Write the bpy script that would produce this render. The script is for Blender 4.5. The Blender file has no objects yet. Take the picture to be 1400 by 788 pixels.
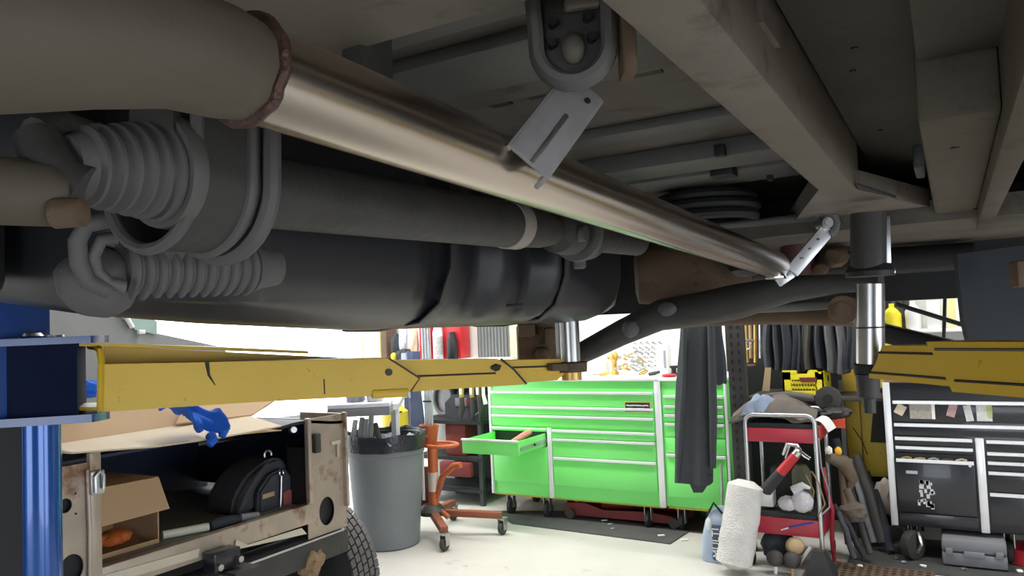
import bpy, bmesh, math, random
from mathutils import Vector as V, Matrix, noise
random.seed(4)
S = bpy.context.scene
COL = S.collection

# ------------------------------------------------------------------ camera
FPX, PITCH, ROLL, YAW, EYE = 1038.0, math.radians(2.87), math.radians(2.4), math.radians(30), V((0, 0, 1.46))
_F = V((-math.sin(YAW), math.cos(YAW), 0)); _R = V((math.cos(YAW), math.sin(YAW), 0)); _U = V((0, 0, 1))
_Fp = _F*math.cos(PITCH) + _U*math.sin(PITCH); _Up = _U*math.cos(PITCH) - _F*math.sin(PITCH)
_r = _R*math.cos(ROLL) - _Up*math.sin(ROLL); _u = _Up*math.cos(ROLL) + _R*math.sin(ROLL)
cd = bpy.data.cameras.new('camera'); cam = bpy.data.objects.new('camera', cd); COL.objects.link(cam)
m = Matrix((_r, _u, -_Fp)).transposed().to_4x4(); m.translation = EYE; cam.matrix_world = m
cd.sensor_fit = 'HORIZONTAL'; cd.sensor_width = 36; cd.lens = 36*FPX/1400; cd.clip_start = 0.02; cd.clip_end = 200
S.camera = cam
# ------------------------------------------------------------------ world, lamps, exposure
W = bpy.data.worlds.new('daylight'); S.world = W; W.use_nodes = True
bg = W.node_tree.nodes['Background']; bg.inputs[0].default_value = (0.86, 0.93, 1.0, 1); bg.inputs[1].default_value = 5.0
def area(name, loc, rot, sx, sy, power, col=(1, 1, 1)):
    l = bpy.data.lights.new(name, 'AREA'); l.shape = 'RECTANGLE'; l.size = sx; l.size_y = sy; l.energy = power; l.color = col
    o = bpy.data.objects.new(name, l); COL.objects.link(o); o.location = loc; o.rotation_euler = rot; return o
area('bench_lamp_light', (-3.2, 4.3, 3.9), (math.radians(12), 0, 0), 3.4, 0.35, 190, (1, 0.98, 0.95))
area('bench_lamp_light', (0.6, 4.3, 3.9), (math.radians(12), 0, 0), 3.0, 0.35, 85, (1, 0.98, 0.95))
area('bay_lamp_light', (-0.4, -1.6, 3.9), (0, 0, 0), 3.4, 0.35, 60, (1, 0.95, 0.88))
S.view_settings.view_transform = 'Standard'; S.view_settings.look = 'None'; S.view_settings.gamma = 1
S.view_settings.use_curve_mapping = False; S.view_settings.exposure = 0.0

# ------------------------------------------------------------------ survey helpers: sight line through a photo point met with a known plane
def ray(x, y): return _Fp + _r*((x-700)/FPX) + _u*((394-y)/FPX)
def at(x, y, d): return EYE + ray(x, y)*d
def pv(x, y, v): q = ray(x, y); return EYE + q*(v/q.y)
def pu(x, y, u): q = ray(x, y); return EYE + q*(u/q.x)
def pz(x, y, z): q = ray(x, y); return EYE + q*((z-EYE.z)/q.z)

# ------------------------------------------------------------------ materials
MATS = {}
def M(name, col, rough=.55, metal=0, var=.18, scale=9, bump=0, dirt=None, dirt_amt=.5, dscale=22, spec=.5, coat=0, trans=0, alpha=1, stretch=None):
    if name in MATS: return MATS[name]
    mt = bpy.data.materials.new(name); mt.use_nodes = True; nt = mt.node_tree; N = nt.nodes; L = nt.links
    b = N['Principled BSDF']; b.inputs['Roughness'].default_value = rough; b.inputs['Metallic'].default_value = metal
    b.inputs['Specular IOR Level'].default_value = spec; b.inputs['Coat Weight'].default_value = coat
    b.inputs['Transmission Weight'].default_value = trans; b.inputs['Alpha'].default_value = alpha
    tc = N.new('ShaderNodeTexCoord'); src = tc.outputs['Object']
    if stretch:
        mp = N.new('ShaderNodeMapping'); mp.inputs['Scale'].default_value = stretch; L.new(src, mp.inputs[0]); src = mp.outputs[0]
    nz = N.new('ShaderNodeTexNoise'); nz.inputs['Scale'].default_value = scale; nz.inputs['Detail'].default_value = 6; L.new(src, nz.inputs['Vector'])
    mx = N.new('ShaderNodeMix'); mx.data_type = 'RGBA'
    mx.inputs[6].default_value = (*[c*(1-var) for c in col], 1); mx.inputs[7].default_value = (*[min(1, c*(1+var)) for c in col], 1)
    L.new(nz.outputs['Fac'], mx.inputs[0]); out = mx.outputs[2]
    if dirt:
        n2 = N.new('ShaderNodeTexNoise'); n2.inputs['Scale'].default_value = dscale; n2.inputs['Detail'].default_value = 8; n2.inputs['Roughness'].default_value = .65; L.new(src, n2.inputs['Vector'])
        rp = N.new('ShaderNodeValToRGB'); t = .72-.3*dirt_amt
        rp.color_ramp.elements[0].position = t; rp.color_ramp.elements[1].position = min(1, t+.12); L.new(n2.outputs['Fac'], rp.inputs[0])
        m2 = N.new('ShaderNodeMix'); m2.data_type = 'RGBA'; L.new(rp.outputs[0], m2.inputs[0]); L.new(out, m2.inputs[6]); m2.inputs[7].default_value = (*dirt, 1); out = m2.outputs[2]
    L.new(out, b.inputs['Base Color'])
    if bump:
        bp = N.new('ShaderNodeBump'); bp.inputs['Strength'].default_value = bump; bp.inputs['Distance'].default_value = .01
        n3 = N.new('ShaderNodeTexNoise'); n3.inputs['Scale'].default_value = scale*4; n3.inputs['Detail'].default_value = 5; L.new(src, n3.inputs['Vector'])
        L.new(n3.outputs['Fac'], bp.inputs['Height']); L.new(bp.outputs[0], b.inputs['Normal'])
    MATS[name] = mt; return mt
concrete = M('concrete', (.50, .48, .44), .6, var=.16, scale=2.2, bump=.1, dirt=(.25, .23, .2), dirt_amt=.25, dscale=5)
white_wall = M('white_wall', (.80, .80, .76), .7, var=.05, scale=3)
dark_wall = M('dark_wall', (.10, .10, .095), .8, var=.3, scale=3)
ceil_m = M('ceiling_paint', (.55, .55, .52), .8)
pan_m = M('dusty_underbody', (0.115, 0.099, 0.081), .65, var=.3, scale=6, bump=.25, dirt=(.055, .045, .033), dirt_amt=.5, dscale=7)
rail_m = M('dusty_rail', (0.170, 0.143, 0.116), .6, var=.2, scale=7, bump=.2, dirt=(.085, .066, .048), dirt_amt=.5, dscale=9)
greyp_m = M('grey_primer', (0.115, 0.112, 0.104), .6, var=.25, scale=6, bump=.2)
dusty_black = M('dusty_black_metal', (0.045, 0.042, 0.039), .6, var=.35, scale=10, bump=.3)
tan_m = M('tan_underseal', (0.099, 0.081, 0.058), .7, var=.25, scale=5, bump=.3, dirt=(.05, .04, .028), dirt_amt=.5, dscale=8)
olive_m = M('brown_underseal', (0.054, 0.046, 0.033), .75, var=.3, scale=5, bump=.3)
steel_m = M('bare_steel_tube', (.56, .49, .43), .24, 1, var=.25, scale=12, dirt=(.34, .22, .10), dirt_amt=.42, dscale=7, stretch=(1, .12, 1))
weld_m = M('burnt_weld', (.10, .055, .045), .5, .5, var=.4, scale=30, bump=.5)
chrome_m = M('chrome', (.72, .72, .73), .15, 1, var=.05)
rod_m = M('polished_rod', (.46, .45, .44), .30, 1, var=.12, scale=5)
galv_m = M('galvanised', (.55, .55, .56), .38, 1, var=.2, scale=25)
boot_m = M('dusty_rubber', (0.105, 0.097, 0.096), .65, var=.25, scale=14, bump=.15)
tank_m = M('black_plastic', (.014, .015, .019), .36, var=.35, scale=5, bump=.06)
rust_m = M('rusty_brown', (0.119, 0.073, 0.042), .75, var=.35, scale=12, bump=.4, dirt=(.05, .04, .03), dirt_amt=.45)
yellow_m = M('lift_yellow', (.68, .43, .02), .42, var=.12, scale=6, bump=.05, dirt=(.12, .07, .03), dirt_amt=.24, dscale=30)
blue_m = M('lift_blue', (.008, .055, .24), .22, var=.2, scale=6, coat=.3)
dblue_m = M('lift_blue_shade', (.008, .012, .035), .9, var=.3, spec=.1)  # shaded copy of the lift blue, for the carriage interior
green_m = M('bright_green', (.20, .84, .18), .3, var=.06, scale=4, coat=.3)
alum_m = M('aluminium_trim', (.85, .86, .87), .32, .35, var=.06)
yel_line = M('yellow_mustard', (.55, .42, .04), .5)
blackp_m = M('black_paint', (.022, .023, .028), .28, var=.25, coat=.25)
rub_m = M('black_rubber', (.022, .022, .023), .7, var=.3, scale=20, bump=.2)
mat_m = M('grey_rubber_mat', (.06, .06, .058), .75, var=.3, scale=9, bump=.2)
brownmat_m = M('brown_mat', (.13, .085, .055), .8, var=.3, scale=14, bump=.3)
bin_m = M('grey_bin_plastic', (.17, .185, .195), .5, var=.12, scale=5)
liner_m = M('black_liner', (.02, .022, .03), .14, var=.3, bump=.4, scale=14)
orange_m = M('orange_paint', (.46, .11, .03), .45, var=.2, dirt=(.10, .05, .03), dirt_amt=.5, dscale=8)
red_m = M('red_paint', (.48, .022, .03), .4, var=.15)
cartred_m = M('cart_red', (.42, .03, .05), .4, var=.12)
dred_m = M('dull_red', (.17, .022, .022), .5, var=.3)
tub_m = M('bare_tub_steel', (.46, .38, .30), .45, .45, var=.35, scale=7, bump=.1, dirt=(.24, .13, .07), dirt_amt=.55, dscale=7)
sill_m = M('primer_cream', (.62, .55, .42), .6, var=.12)
tubin_m = M('tub_inner_paint', (.02, .026, .055), .35, var=.4, scale=5)
floorb_m = M('tub_floor', (.25, .24, .21), .6, var=.3, dirt=(.1, .08, .06), dirt_amt=.35)
card_m = M('cardboard', (.55, .37, .21), .8, var=.10, scale=4)
cardl_m = M('cardboard_pale', (.68, .56, .41), .8, var=.08, scale=4)
bluecloth = M('blue_cloth', (.015, .13, .62), .85, var=.2, scale=20, bump=.2)
pack_m = M('black_nylon', (.055, .056, .068), .75, var=.3, scale=24, bump=.25)
jack_m = M('charcoal_cloth', (.040, .044, .048), .9, var=.2, scale=16, bump=.3)
jack2_m = M('dark_navy_cloth', (.030, .034, .042), .9, var=.25, scale=16, bump=.3)
brcl_m = M('brown_grey_cloth', (.11, .095, .082), .9, var=.25, scale=14, bump=.4)
blcl_m = M('blue_grey_cloth', (.20, .25, .33), .9, var=.15, scale=14, bump=.4)
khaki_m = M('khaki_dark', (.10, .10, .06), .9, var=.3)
foam_m = M('white_bubble_wrap', (.62, .60, .57), .45, var=.12, scale=28, bump=.9)
bagp_m = M('clear_plastic_bag', (.55, .53, .55), .25, var=.15, scale=18, bump=.7)
bag_m = M('blue_grey_bag', (.42, .50, .62), .6, var=.1)
white_m = M('white_plastic', (.82, .82, .80), .5, var=.05)
paper_m = M('white_paper', (.85, .83, .78), .8, var=.05)
grey_m = M('mid_grey_paint', (.30, .30, .31), .5, var=.15)
lgrey_m = M('light_grey_paint', (.55, .55, .55), .5, var=.1)
case_m = M('tool_case_grey', (.20, .20, .215), .5, var=.12)
yel_m = M('bright_yellow', (.85, .72, .03), .45, var=.06)
cab_m = M('cabinet_yellow', (.84, .58, .08), .45, var=.14, scale=4, dirt=(.3, .18, .03), dirt_amt=.2)
pale_yel = M('pale_yellow', (.85, .78, .38), .6, var=.05)
brass_m = M('brass', (.65, .42, .12), .4, .7, var=.3, scale=20)
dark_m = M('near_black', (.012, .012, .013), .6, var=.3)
blade_m = M('brown_cable', (.25, .17, .08), .6)
wood_m = M('bare_wood', (.50, .36, .20), .7, var=.2, stretch=(1, 1, .15), scale=20)
glass_m = M('car_glass', (.30, .42, .38), .1, var=.1, coat=.5)
carpaint = M('car_grey_paint', (.24, .245, .25), .4, var=.05, coat=.3)
blueprint = M('print_blue', (.03, .28, .60), .6, var=.05)
strawr = M('rope_fibre', (.30, .20, .11), .9, var=.4, scale=30, bump=.6)

# ------------------------------------------------------------------ mesh helpers
class MB:
    def __init__(s): s.bm = bmesh.new()
    def _faces(s, vs, fs):
        vv = [s.bm.verts.new(p) for p in vs]
        for f in fs:
            try: s.bm.faces.new([vv[i] for i in f])
            except ValueError: pass
        return vv
    def obox(s, c, ax, ay, az, bev=0):
        c = V(c); ax = V(ax); ay = V(ay); az = V(az)
        vs = [c+ax*i+ay*j+az*k for i in (-1, 1) for j in (-1, 1) for k in (-1, 1)]
        vv = s._faces(vs, [(0, 1, 3, 2), (4, 6, 7, 5), (0, 4, 5, 1), (2, 3, 7, 6), (0, 2, 6, 4), (1, 5, 7, 3)])
        if bev > 0:
            es = set(e for v in vv for e in v.link_edges)
            bmesh.ops.bevel(s.bm, geom=list(es), offset=bev, segments=2, affect='EDGES', profile=.5)
        return s
    def box(s, x0, x1, y0, y1, z0, z1, bev=0):
        return s.obox(((x0+x1)/2, (y0+y1)/2, (z0+z1)/2), ((x1-x0)/2, 0, 0), (0, (y1-y0)/2, 0), (0, 0, (z1-z0)/2), bev)
    def bar(s, p0, p1, w, h, up=(0, 0, 1), bev=0):
        p0 = V(p0); p1 = V(p1); d = (p1-p0); L = d.length; d.normalize(); sd = d.cross(V(up)).normalized(); u2 = sd.cross(d).normalized()
        return s.obox((p0+p1)/2, d*(L/2), sd*(w/2), u2*(h/2), bev)
    def tube(s, pts, r, seg=10, closed=False, caps=True, flat=1.0, up=None):
        pts = [V(p) for p in pts]; n = len(pts); rs = r if isinstance(r, (list, tuple)) else [r]*n
        T = []
        for i in range(n):
            a = pts[(i-1) % n] if (closed or i > 0) else pts[i]; b = pts[(i+1) % n] if (closed or i < n-1) else pts[i]
            T.append((b-a).normalized())
        ref = V(up) if up else (V((0, 0, 1)) if abs(T[0].z) < .9 else V((1, 0, 0)))
        nrm = (ref - T[0]*ref.dot(T[0])).normalized(); rings = []
        for i in range(n):
            nrm = (nrm - T[i]*nrm.dot(T[i])).normalized(); bn = T[i].cross(nrm)
            rings.append([s.bm.verts.new(pts[i] + (nrm*math.cos(2*math.pi*k/seg)*flat + bn*math.sin(2*math.pi*k/seg))*rs[i]) for k in range(seg)])
        for i in range(n if closed else n-1):
            A = rings[i]; B = rings[(i+1) % n]
            for k in range(seg):
                try: s.bm.faces.new((A[k], A[(k+1) % seg], B[(k+1) % seg], B[k]))
                except ValueError: pass
        if caps and not closed:
            s.bm.faces.new(rings[0][::-1]); s.bm.faces.new(rings[-1])
        return s
    def cyl(s, p0, p1, r0, r1=None, seg=20): return s.tube([p0, p1], [r0, r0 if r1 is None else r1], seg)
    def lathe(s, p0, axis, prof, seg=24, caps=True):
        p0 = V(p0); a = V(axis).normalized()
        ref = V((0, 0, 1)) if abs(a.z) < .9 else V((1, 0, 0)); n = (ref-a*ref.dot(a)).normalized(); b = a.cross(n); rings = []
        for t, r in prof:
            rings.append([s.bm.verts.new(p0+a*t+(n*math.cos(2*math.pi*k/seg)+b*math.sin(2*math.pi*k/seg))*max(r, 1e-4)) for k in range(seg)])
        for A, B in zip(rings, rings[1:]):
            for k in range(seg): s.bm.faces.new((A[k], A[(k+1) % seg], B[(k+1) % seg], B[k]))
        if caps: s.bm.faces.new(rings[0][::-1]); s.bm.faces.new(rings[-1])
        return s
    def prism(s, pts, vec):
        pts = [V(p) for p in pts]; vec = V(vec); n = len(pts)
        a = [s.bm.verts.new(p) for p in pts]; b = [s.bm.verts.new(p+vec) for p in pts]
        s.bm.faces.new(a[::-1]); s.bm.faces.new(b)
        for i in range(n): s.bm.faces.new((a[i], a[(i+1) % n], b[(i+1) % n], b[i]))
        return s
    def ball(s, c, rx, ry=None, rz=None, sub=2, amp=0, freq=3, rot=None):
        ry = ry or rx; rz = rz or rx; c = V(c)
        g = bmesh.ops.create_icosphere(s.bm, subdivisions=sub, radius=1)
        for v in g['verts']:
            d = v.co.normalized(); k = 1+amp*noise.noise(d*freq+c*7) + amp*.5*noise.noise(d*freq*2.3+c*3)
            p = V((d.x*rx*k, d.y*ry*k, d.z*rz*k))
            if rot: p = rot @ p
            v.co = c + p
        return s
    def loft(s, rings, caps=True, closed=True):
        R = [[s.bm.verts.new(p) for p in r] for r in rings]
        for A, B in zip(R, R[1:]):
            n = len(A)
            for k in range(n if closed else n-1): s.bm.faces.new((A[k], A[(k+1) % n], B[(k+1) % n], B[k]))
        if caps and closed: s.bm.faces.new(R[0][::-1]); s.bm.faces.new(R[-1])
        return s
    def sheet(s, fn, nu, nv, th):
        """surface fn(i/nu, j/nv) given thickness th"""
        g = [[s.bm.verts.new(fn(i/nu, j/nv)) for j in range(nv+1)] for i in range(nu+1)]; fs = []
        for i in range(nu):
            for j in range(nv): fs.append(s.bm.faces.new((g[i][j], g[i+1][j], g[i+1][j+1], g[i][j+1])))
        bmesh.ops.recalc_face_normals(s.bm, faces=fs)
        bmesh.ops.solidify(s.bm, geom=fs, thickness=th)
        return s
    def plate_hole(s, o, e1, e2, nrm, w, h, cx, cy, rx, ry, th, n=32):
        """plate w x h from corner o with an oval hole, thickness th along nrm"""
        o = V(o); e1 = V(e1); e2 = V(e2); nrm = V(nrm)
        def rect(a):
            dx, dy = math.cos(a), math.sin(a); t = 1e9
            if dx > 1e-9: t = min(t, (w-cx)/dx)
            if dx < -1e-9: t = min(t, -cx/dx)
            if dy > 1e-9: t = min(t, (h-cy)/dy)
            if dy < -1e-9: t = min(t, -cy/dy)
            return cx+dx*t, cy+dy*t
        ang = sorted(set([2*math.pi*k/n for k in range(n)] + [math.atan2(q-cy, p-cx) % (2*math.pi) for p in (0, w) for q in (0, h)]))
        rings = []
        for ofs in (0, th):
            rings.append([o+e1*rect(a)[0]+e2*rect(a)[1]+nrm*ofs for a in ang]); rings.append([o+e1*(cx+math.cos(a)*rx)+e2*(cy+math.sin(a)*ry)+nrm*ofs for a in ang])
        R = [[s.bm.verts.new(p) for p in r] for r in (rings[0], rings[1], rings[3], rings[2])]
        k = len(ang)
        for A, B in zip(R, R[1:]+R[:1]):
            for i in range(k): s.bm.faces.new((A[i], A[(i+1) % k], B[(i+1) % k], B[i]))
        return s
    def build(s, name, mat, parent=None, kind=None, label=None, ang=38):
        bmesh.ops.recalc_face_normals(s.bm, faces=s.bm.faces)
        me = bpy.data.meshes.new(name)
        root = V((0, 0, 0)); p = parent
        while p is not None: root = root + p.location; p = p.parent
        if parent is None:
            vs = [v.co for v in s.bm.verts]
            org = V(((min(v.x for v in vs)+max(v.x for v in vs))/2, (min(v.y for v in vs)+max(v.y for v in vs))/2, min(v.z for v in vs)))
        else: org = root
        for v in s.bm.verts: v.co -= org
        s.bm.to_mesh(me); s.bm.free(); me.materials.append(mat)
        for f in me.polygons: f.use_smooth = True
        me.set_sharp_from_angle(angle=math.radians(ang))
        o = bpy.data.objects.new(name, me); COL.objects.link(o)
        if parent is None: o.location = org
        else: o.parent = parent
        if kind: o['kind'] = kind
        if label: o['label'] = label
        return o
def thing(name, label, cat, loc, group=None):
    o = bpy.data.objects.new(name, None); COL.objects.link(o); o.location = V(loc); o.empty_display_size = .05
    return tag(o, label, cat, group)
def tag(o, label, cat, group=None):
    o['label'] = label; o['category'] = cat
    if group: o['group'] = group
    return o
def solo(name, mb, mat, label, cat, group=None): return tag(mb.build(name, mat), label, cat, group)
def struct(name, mb, mat): return mb.build(name, mat, kind='structure')
def arc(c, e1, e2, r, a0, a1, n): return [V(c)+V(e1)*(r*math.cos(a0+(a1-a0)*i/n))+V(e2)*(r*math.sin(a0+(a1-a0)*i/n)) for i in range(n+1)]
def dup(o, off, parent=None):
    c = o.copy(); COL.objects.link(c); c.location = o.location + V(off)
    if parent: c.parent = parent
    for ch in o.children:
        d = ch.copy(); COL.objects.link(d); d.parent = c
        for g in ch.children:
            e = g.copy(); COL.objects.link(e); e.parent = d
    return c
def text_mesh(name, body, size, parent, mat, o, ex, ey, th=.001):
    cu = bpy.data.curves.new(name, 'FONT'); cu.body = body; cu.size = size; cu.extrude = th; cu.align_x = 'CENTER'; cu.align_y = 'CENTER'
    t = bpy.data.objects.new(name+'_tmp', cu); COL.objects.link(t); dg = bpy.context.evaluated_depsgraph_get()
    me = bpy.data.meshes.new_from_object(t.evaluated_get(dg)); bpy.data.objects.remove(t)
    ex = V(ex).normalized(); ey = V(ey).normalized(); ez = ex.cross(ey); mm = Matrix((ex, ey, ez)).transposed().to_4x4(); mm.translation = V(o)
    if parent:
        root = V((0, 0, 0)); p = parent
        while p is not None: root = root + p.location; p = p.parent
        mm.translation = mm.translation - root
    me.transform(mm); me.materials.clear(); me.materials.append(mat)
    ob = bpy.data.objects.new(name, me); COL.objects.link(ob); ob.parent = parent; return ob
X, Y, Z = V((1, 0, 0)), V((0, 1, 0)), V((0, 0, 1))

# ================================================================== THE ROOM
UL, UR, VB, VF, ZC = -5.0, 3.2, 5.85, -4.2, 4.2
struct('floor', MB().box(UL-6, UR+.2, VF-.2, VB+.2, -.12, 0), concrete)
struct('ceiling', MB().box(UL-.2, UR+.2, VF-.2, VB+.2, ZC, ZC+.15), ceil_m)
struct('wall_back', MB().box(UL-.2, UR+.2, VB, VB+.15, 0, ZC), white_wall)
b = MB(); b.box(UR, UR+.15, VF, -1.8, 0, ZC); b.box(UR, UR+.15, 2.6, VB, 0, ZC); b.box(UR, UR+.15, -1.8, 2.6, 2.7, ZC)
struct('wall_right', b, dark_wall)
b = MB(); b.box(UL-.2, -1.6, VF-.15, VF, 0, ZC); b.box(1.2, UR+.2, VF-.15, VF, 0, ZC); b.box(-1.6, 1.2, VF-.15, VF, 3.0, ZC)
struct('wall_front', b, dark_wall)
b = MB(); b.box(UL-.15, UL, VF, 2.2, 0, ZC); b.box(UL-.15, UL, 2.2, VB, 3.0, ZC)
struct('wall_left', b, white_wall)
b = MB(); b.box(UL-.17, UL+.03, 2.1, 2.2, 0, 3.1); b.box(UL-.17, UL+.03, 2.2, VB, 3.0, 3.1)
struct('trim_1', b, lgrey_m)

# ================================================================== THE RAISED VEHICLE (axis along Y, seen from below)
veh = thing('raised_vehicle', 'dusty off-road vehicle held up on the lift, its underside filling the top', 'vehicle', (-.5, 1.2, 1.47))
# floor pan left of the right-hand rail, pressed ribs, slots
floor_pan = MB().box(-1.7, -.17, -1.6, 3.1, 1.885, 1.90).build('floor_pan', pan_m, veh)
for v0, v1, zz in ((.93, 1.10, 1.862), (1.52, 1.60, 1.862), (1.80, 1.95, 1.84), (2.05, 2.25, 1.85)):
    MB().box(-.95, -.26, v0, v1, zz, 1.886, .008).build('pressed_rib', greyp_m, floor_pan)
MB().box(-.95, -.26, .98, 1.2, 1.872, 1.886, .004).build('patch_panel', pan_m, floor_pan)
for a, c in (((672, 145), (697, 139)), ((722, 133), (752, 126)), ((862, 103), (905, 95))):
    p, q = pz(*a, 1.884), pz(*c, 1.884); MB().bar(p, q, .022, .006).build('slot', dark_m, floor_pan)
for a, w in (((985, 212), .012), ((990, 240), .03), ((1053, 246), .008), ((860, 18), .018)):
    p = pz(*a, 1.838); MB().box(p.x-w, p.x+w, p.y-w, p.y+w, 1.834, 1.862, .002).build('drain_hole', dark_m, floor_pan)
# crossmember at the near end
b = MB(); b.box(-1.1, -.25, .36, .70, 1.80, 1.886, .012); cm_ = b.build('cross_member', rail_m, veh)
MB().box(-.95, -.25, .70, .80, 1.835, 1.886, .01).build('flange', greyp_m, cm_)
MB().obox((-.60, .71, 1.78), (.016, 0, 0), (0, .03, 0), (0, 0, .10), .004).build('hanger_strap', dusty_black, cm_)
# right-hand chassis rail and outrigger
rl = MB().box(-.25, -.175, -.9, 2.0, 1.74, 1.89, .006).build('chassis_rail', rail_m, veh)
b = MB(); b.prism([(-.25, 1.86, 1.742), (-.175, 1.93, 1.742), (-.03, 2.42, 1.742), (.02, 2.62, 1.742), (-.45, 2.62, 1.742), (-.30, 2.05, 1.742)], (0, 0, .05)); b.build('outrigger', rail_m, rl)
b = MB(); b.prism([(-.45, 2.4, 1.70), (.5, 2.4, 1.70), (.5, 3.0, 1.68), (-.9, 3.0, 1.68), (-.9, 2.6, 1.70)], (0, 0, .06)); b.build('rear_cross_panel', pan_m, veh)
MB().box(-.178, -.168, .9, 1.0, 1.80, 1.83).build('bracket_tab', rail_m, rl)
# right-hand floor and sill box
rf = MB().box(-.17, .85, -1.6, 3.1, 1.86, 1.885).build('right_floor', olive_m, veh)
b = MB(); b.box(-.026, .075, 1.20, 2.55, 1.72, 1.865, .008); sb = b.build('sill_box', tan_m, veh)
MB().box(-.022, .4, -1.2, 1.18, 1.80, 1.862, .006).build('seat_pan', olive_m, rf)
MB().box(.075, .115, .6, 2.7, 1.69, 1.865, .006).build('sill_flange', tan_m, sb)
b = MB(); b.prism([(-.17, 1.86, 1.745), (-.035, 2.5, 1.745), (-.035, 2.56, 1.745), (-.17, 1.98, 1.745)], (0, 0, .006)); b.build('edge_lip', dusty_black, rf)
for a in ((1254, 222),): p = pu(*a, -.03); MB().box(-.034, -.022, p.y-.05, p.y+.05, p.z-.016, p.z+.016, .003).build('hole', dark_m, sb)
for a in ((1166, 97), (1204, 178), (1168, 66)): p = pz(*a, 1.859); MB().ball(p, .006, .006, .004, 1).build('bolt_head', dark_m, rf)
for a in ((1305, 203), (1336, 324), (1334, 286)): p = pz(*a, 1.719); MB().ball(p, .008, .012, .003, 1).build('stain_lump', dusty_black, sb)

# welded steel tube
PA, PB = V((-.442, .385, 1.658)), V((-.43, 2.27, 1.603)); pd = (PB-PA).normalized()
tb = MB().cyl(PA, PB, .0375, seg=40).build('steel_tube', steel_m, veh, label='bare shiny welded steel tube')
ring = arc(PA, X, pd.cross(X).normalized(), .0385, 0, 2*math.pi, 36)[:-1]
MB().tube([p + pd*.0016*math.sin(i*1.7) for i, p in enumerate(ring)], .0058, 8, closed=True).build('weld_bead', weld_m, tb)
b = MB()
for i in range(6):
    a = 2.9+i*.28; p = PA - pd*(.012+.012*random.random()) + X*math.cos(a)*.039 + pd.cross(X)*math.sin(a)*.039
    b.ball(p, .0035, .005, .0035, 1, .3)
b.build('weld_spatter', galv_m, tb)
pts = [PA, at(300, 84, .535), at(230, 62, .51), at(120, 48, .47), at(0, 40, .44), at(-160, 36, .42), at(-500, 36, .4)]
MB().tube(pts, [.037, .040, .042, .045, .048, .05, .05], 36).build('old_tube', tan_m, veh, label='older grimy brown tube running off to the left')
# gauge end bracket, link, shackle
b = MB(); b.obox(PB+V((.002, -.01, -.034)), (.026, 0, 0), (0, .035, 0), (0, 0, .007), .002); b.build('end_plate', chrome_m, tb)
L0, L1 = at(1082, 372, 2.2), at(1133, 312, 2.2)
lk = MB().bar(L0, L1, .042, .014, -_F, .003).build('polished_link', M('bright_link', (.75, .74, .76), .35, .6), veh, label='bright polished flat link')
MB().bar(at(1062, 386, 2.2), L0, .034, .014, -_F, .003).build('link_foot', galv_m, lk)
for k in range(3):
    p = L0.lerp(L1, .25+.22*k); MB().ball(p+_Up*.006-_F*.006, .006, .006, .006, 1).build('weld_blob', chrome_m, lk)
c = at(1127, 306, 2.2); e1, e2 = _R, Z
sh = MB().tube(arc(c, e1, e2, .034, -1.2, 2.4, 16), .013, 10).build('shackle', greyp_m, veh)
MB().cyl(c-_F*.025+_R*.0, c+_F*.03, .016, seg=14).build('shackle_bolt', galv_m, sh)
MB().cyl(c-_F*.034, c-_F*.025, .012, seg=6).build('nut', galv_m, sh)
MB().tube([at(985, 309, 2.35), at(1060, 302, 2.3), at(1128, 295, 2.22)], [.010, .013, .015], 12).build('sway_rod', greyp_m, veh)
# hanger with ring, bolt and the angled flat channel
hc = at(783, 62, .86); e1 = (_R*.97 - _F*.2).normalized(); nn = -_F
hg = MB(); hg.tube([hc+e1*.043+Z*.075, hc+e1*.042+Z*.02] + arc(hc, e1, Z, .042, -.1, -math.pi+.1, 14) + [hc-e1*.042+Z*.02, hc-e1*.045+Z*.075], .013, 8, flat=.7)
hgo = hg.build('hanger_ring', greyp_m, veh)
b = MB(); b.obox(hc+_F*.012+Z*.02, e1*.036, _F*.006, Z*.05, .003); b.build('hanger_plate', dusty_black, hgo)
MB().ball(hc-Z*.004, .014, .012, .019, 2, .1).build('rubber_bush', pan_m, hgo)
for dx, dz in ((-.022, .028), (.018, .030), (-.024, .004), (.022, .006)):
    MB().cyl(hc+e1*dx+Z*dz-_F*.008, hc+e1*dx+Z*dz+_F*.006, .0055, seg=6).build('small_bolt', dark_m, hgo)
MB().obox(hc+e1*.012+Z*.045-_F*.004, e1*.02, _F*.006, Z*.007, .003).build('bridge', rail_m, hgo)
MB().obox(hc+e1*.062+Z*.05+_F*.01, e1*.008, _F*.02, Z*.09, .003).build('side_tab', rust_m, hgo)
C0, C1 = at(800, 118, .90), at(722, 222, .82)
ax = (C1-C0).normalized(); wv = at(828, 128, .91)-at(768, 122, .88); wv = (wv - ax*wv.dot(ax)).normalized(); nv = ax.cross(wv)
if nv.dot(_F) > 0: nv = -nv
ch = MB(); ch.obox((C0+C1)/2, ax*((C1-C0).length/2), wv*.026, nv*.003, .001); ch.obox((C0+C1)/2-wv*.026+nv*-.012+ax*.002, ax*((C1-C0).length/2), wv*.003, nv*.014, .001)
ch.obox((C0+C1)/2+wv*.026+nv*-.012, ax*((C1-C0).length/2), wv*.003, nv*.014, .001)
cho = ch.build('channel_bar', M('raw_plate', (0.400, 0.380, 0.380), .42, .35, var=.25, scale=30), veh, label='bare flat channel angled down to the tube')
MB().obox((C0+C1)/2+nv*.003+wv*.003+ax*.03, ax*((C1-C0).length/2*.60), wv*.0028, nv*.0015, .0005).build('centre_crease', galv_m, cho)
MB().cyl(C0+ax*.02+wv*.012, C0+ax*.02+wv*.012+nv*.005, .004, seg=10).build('rivet_hole', dark_m, cho)

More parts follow.
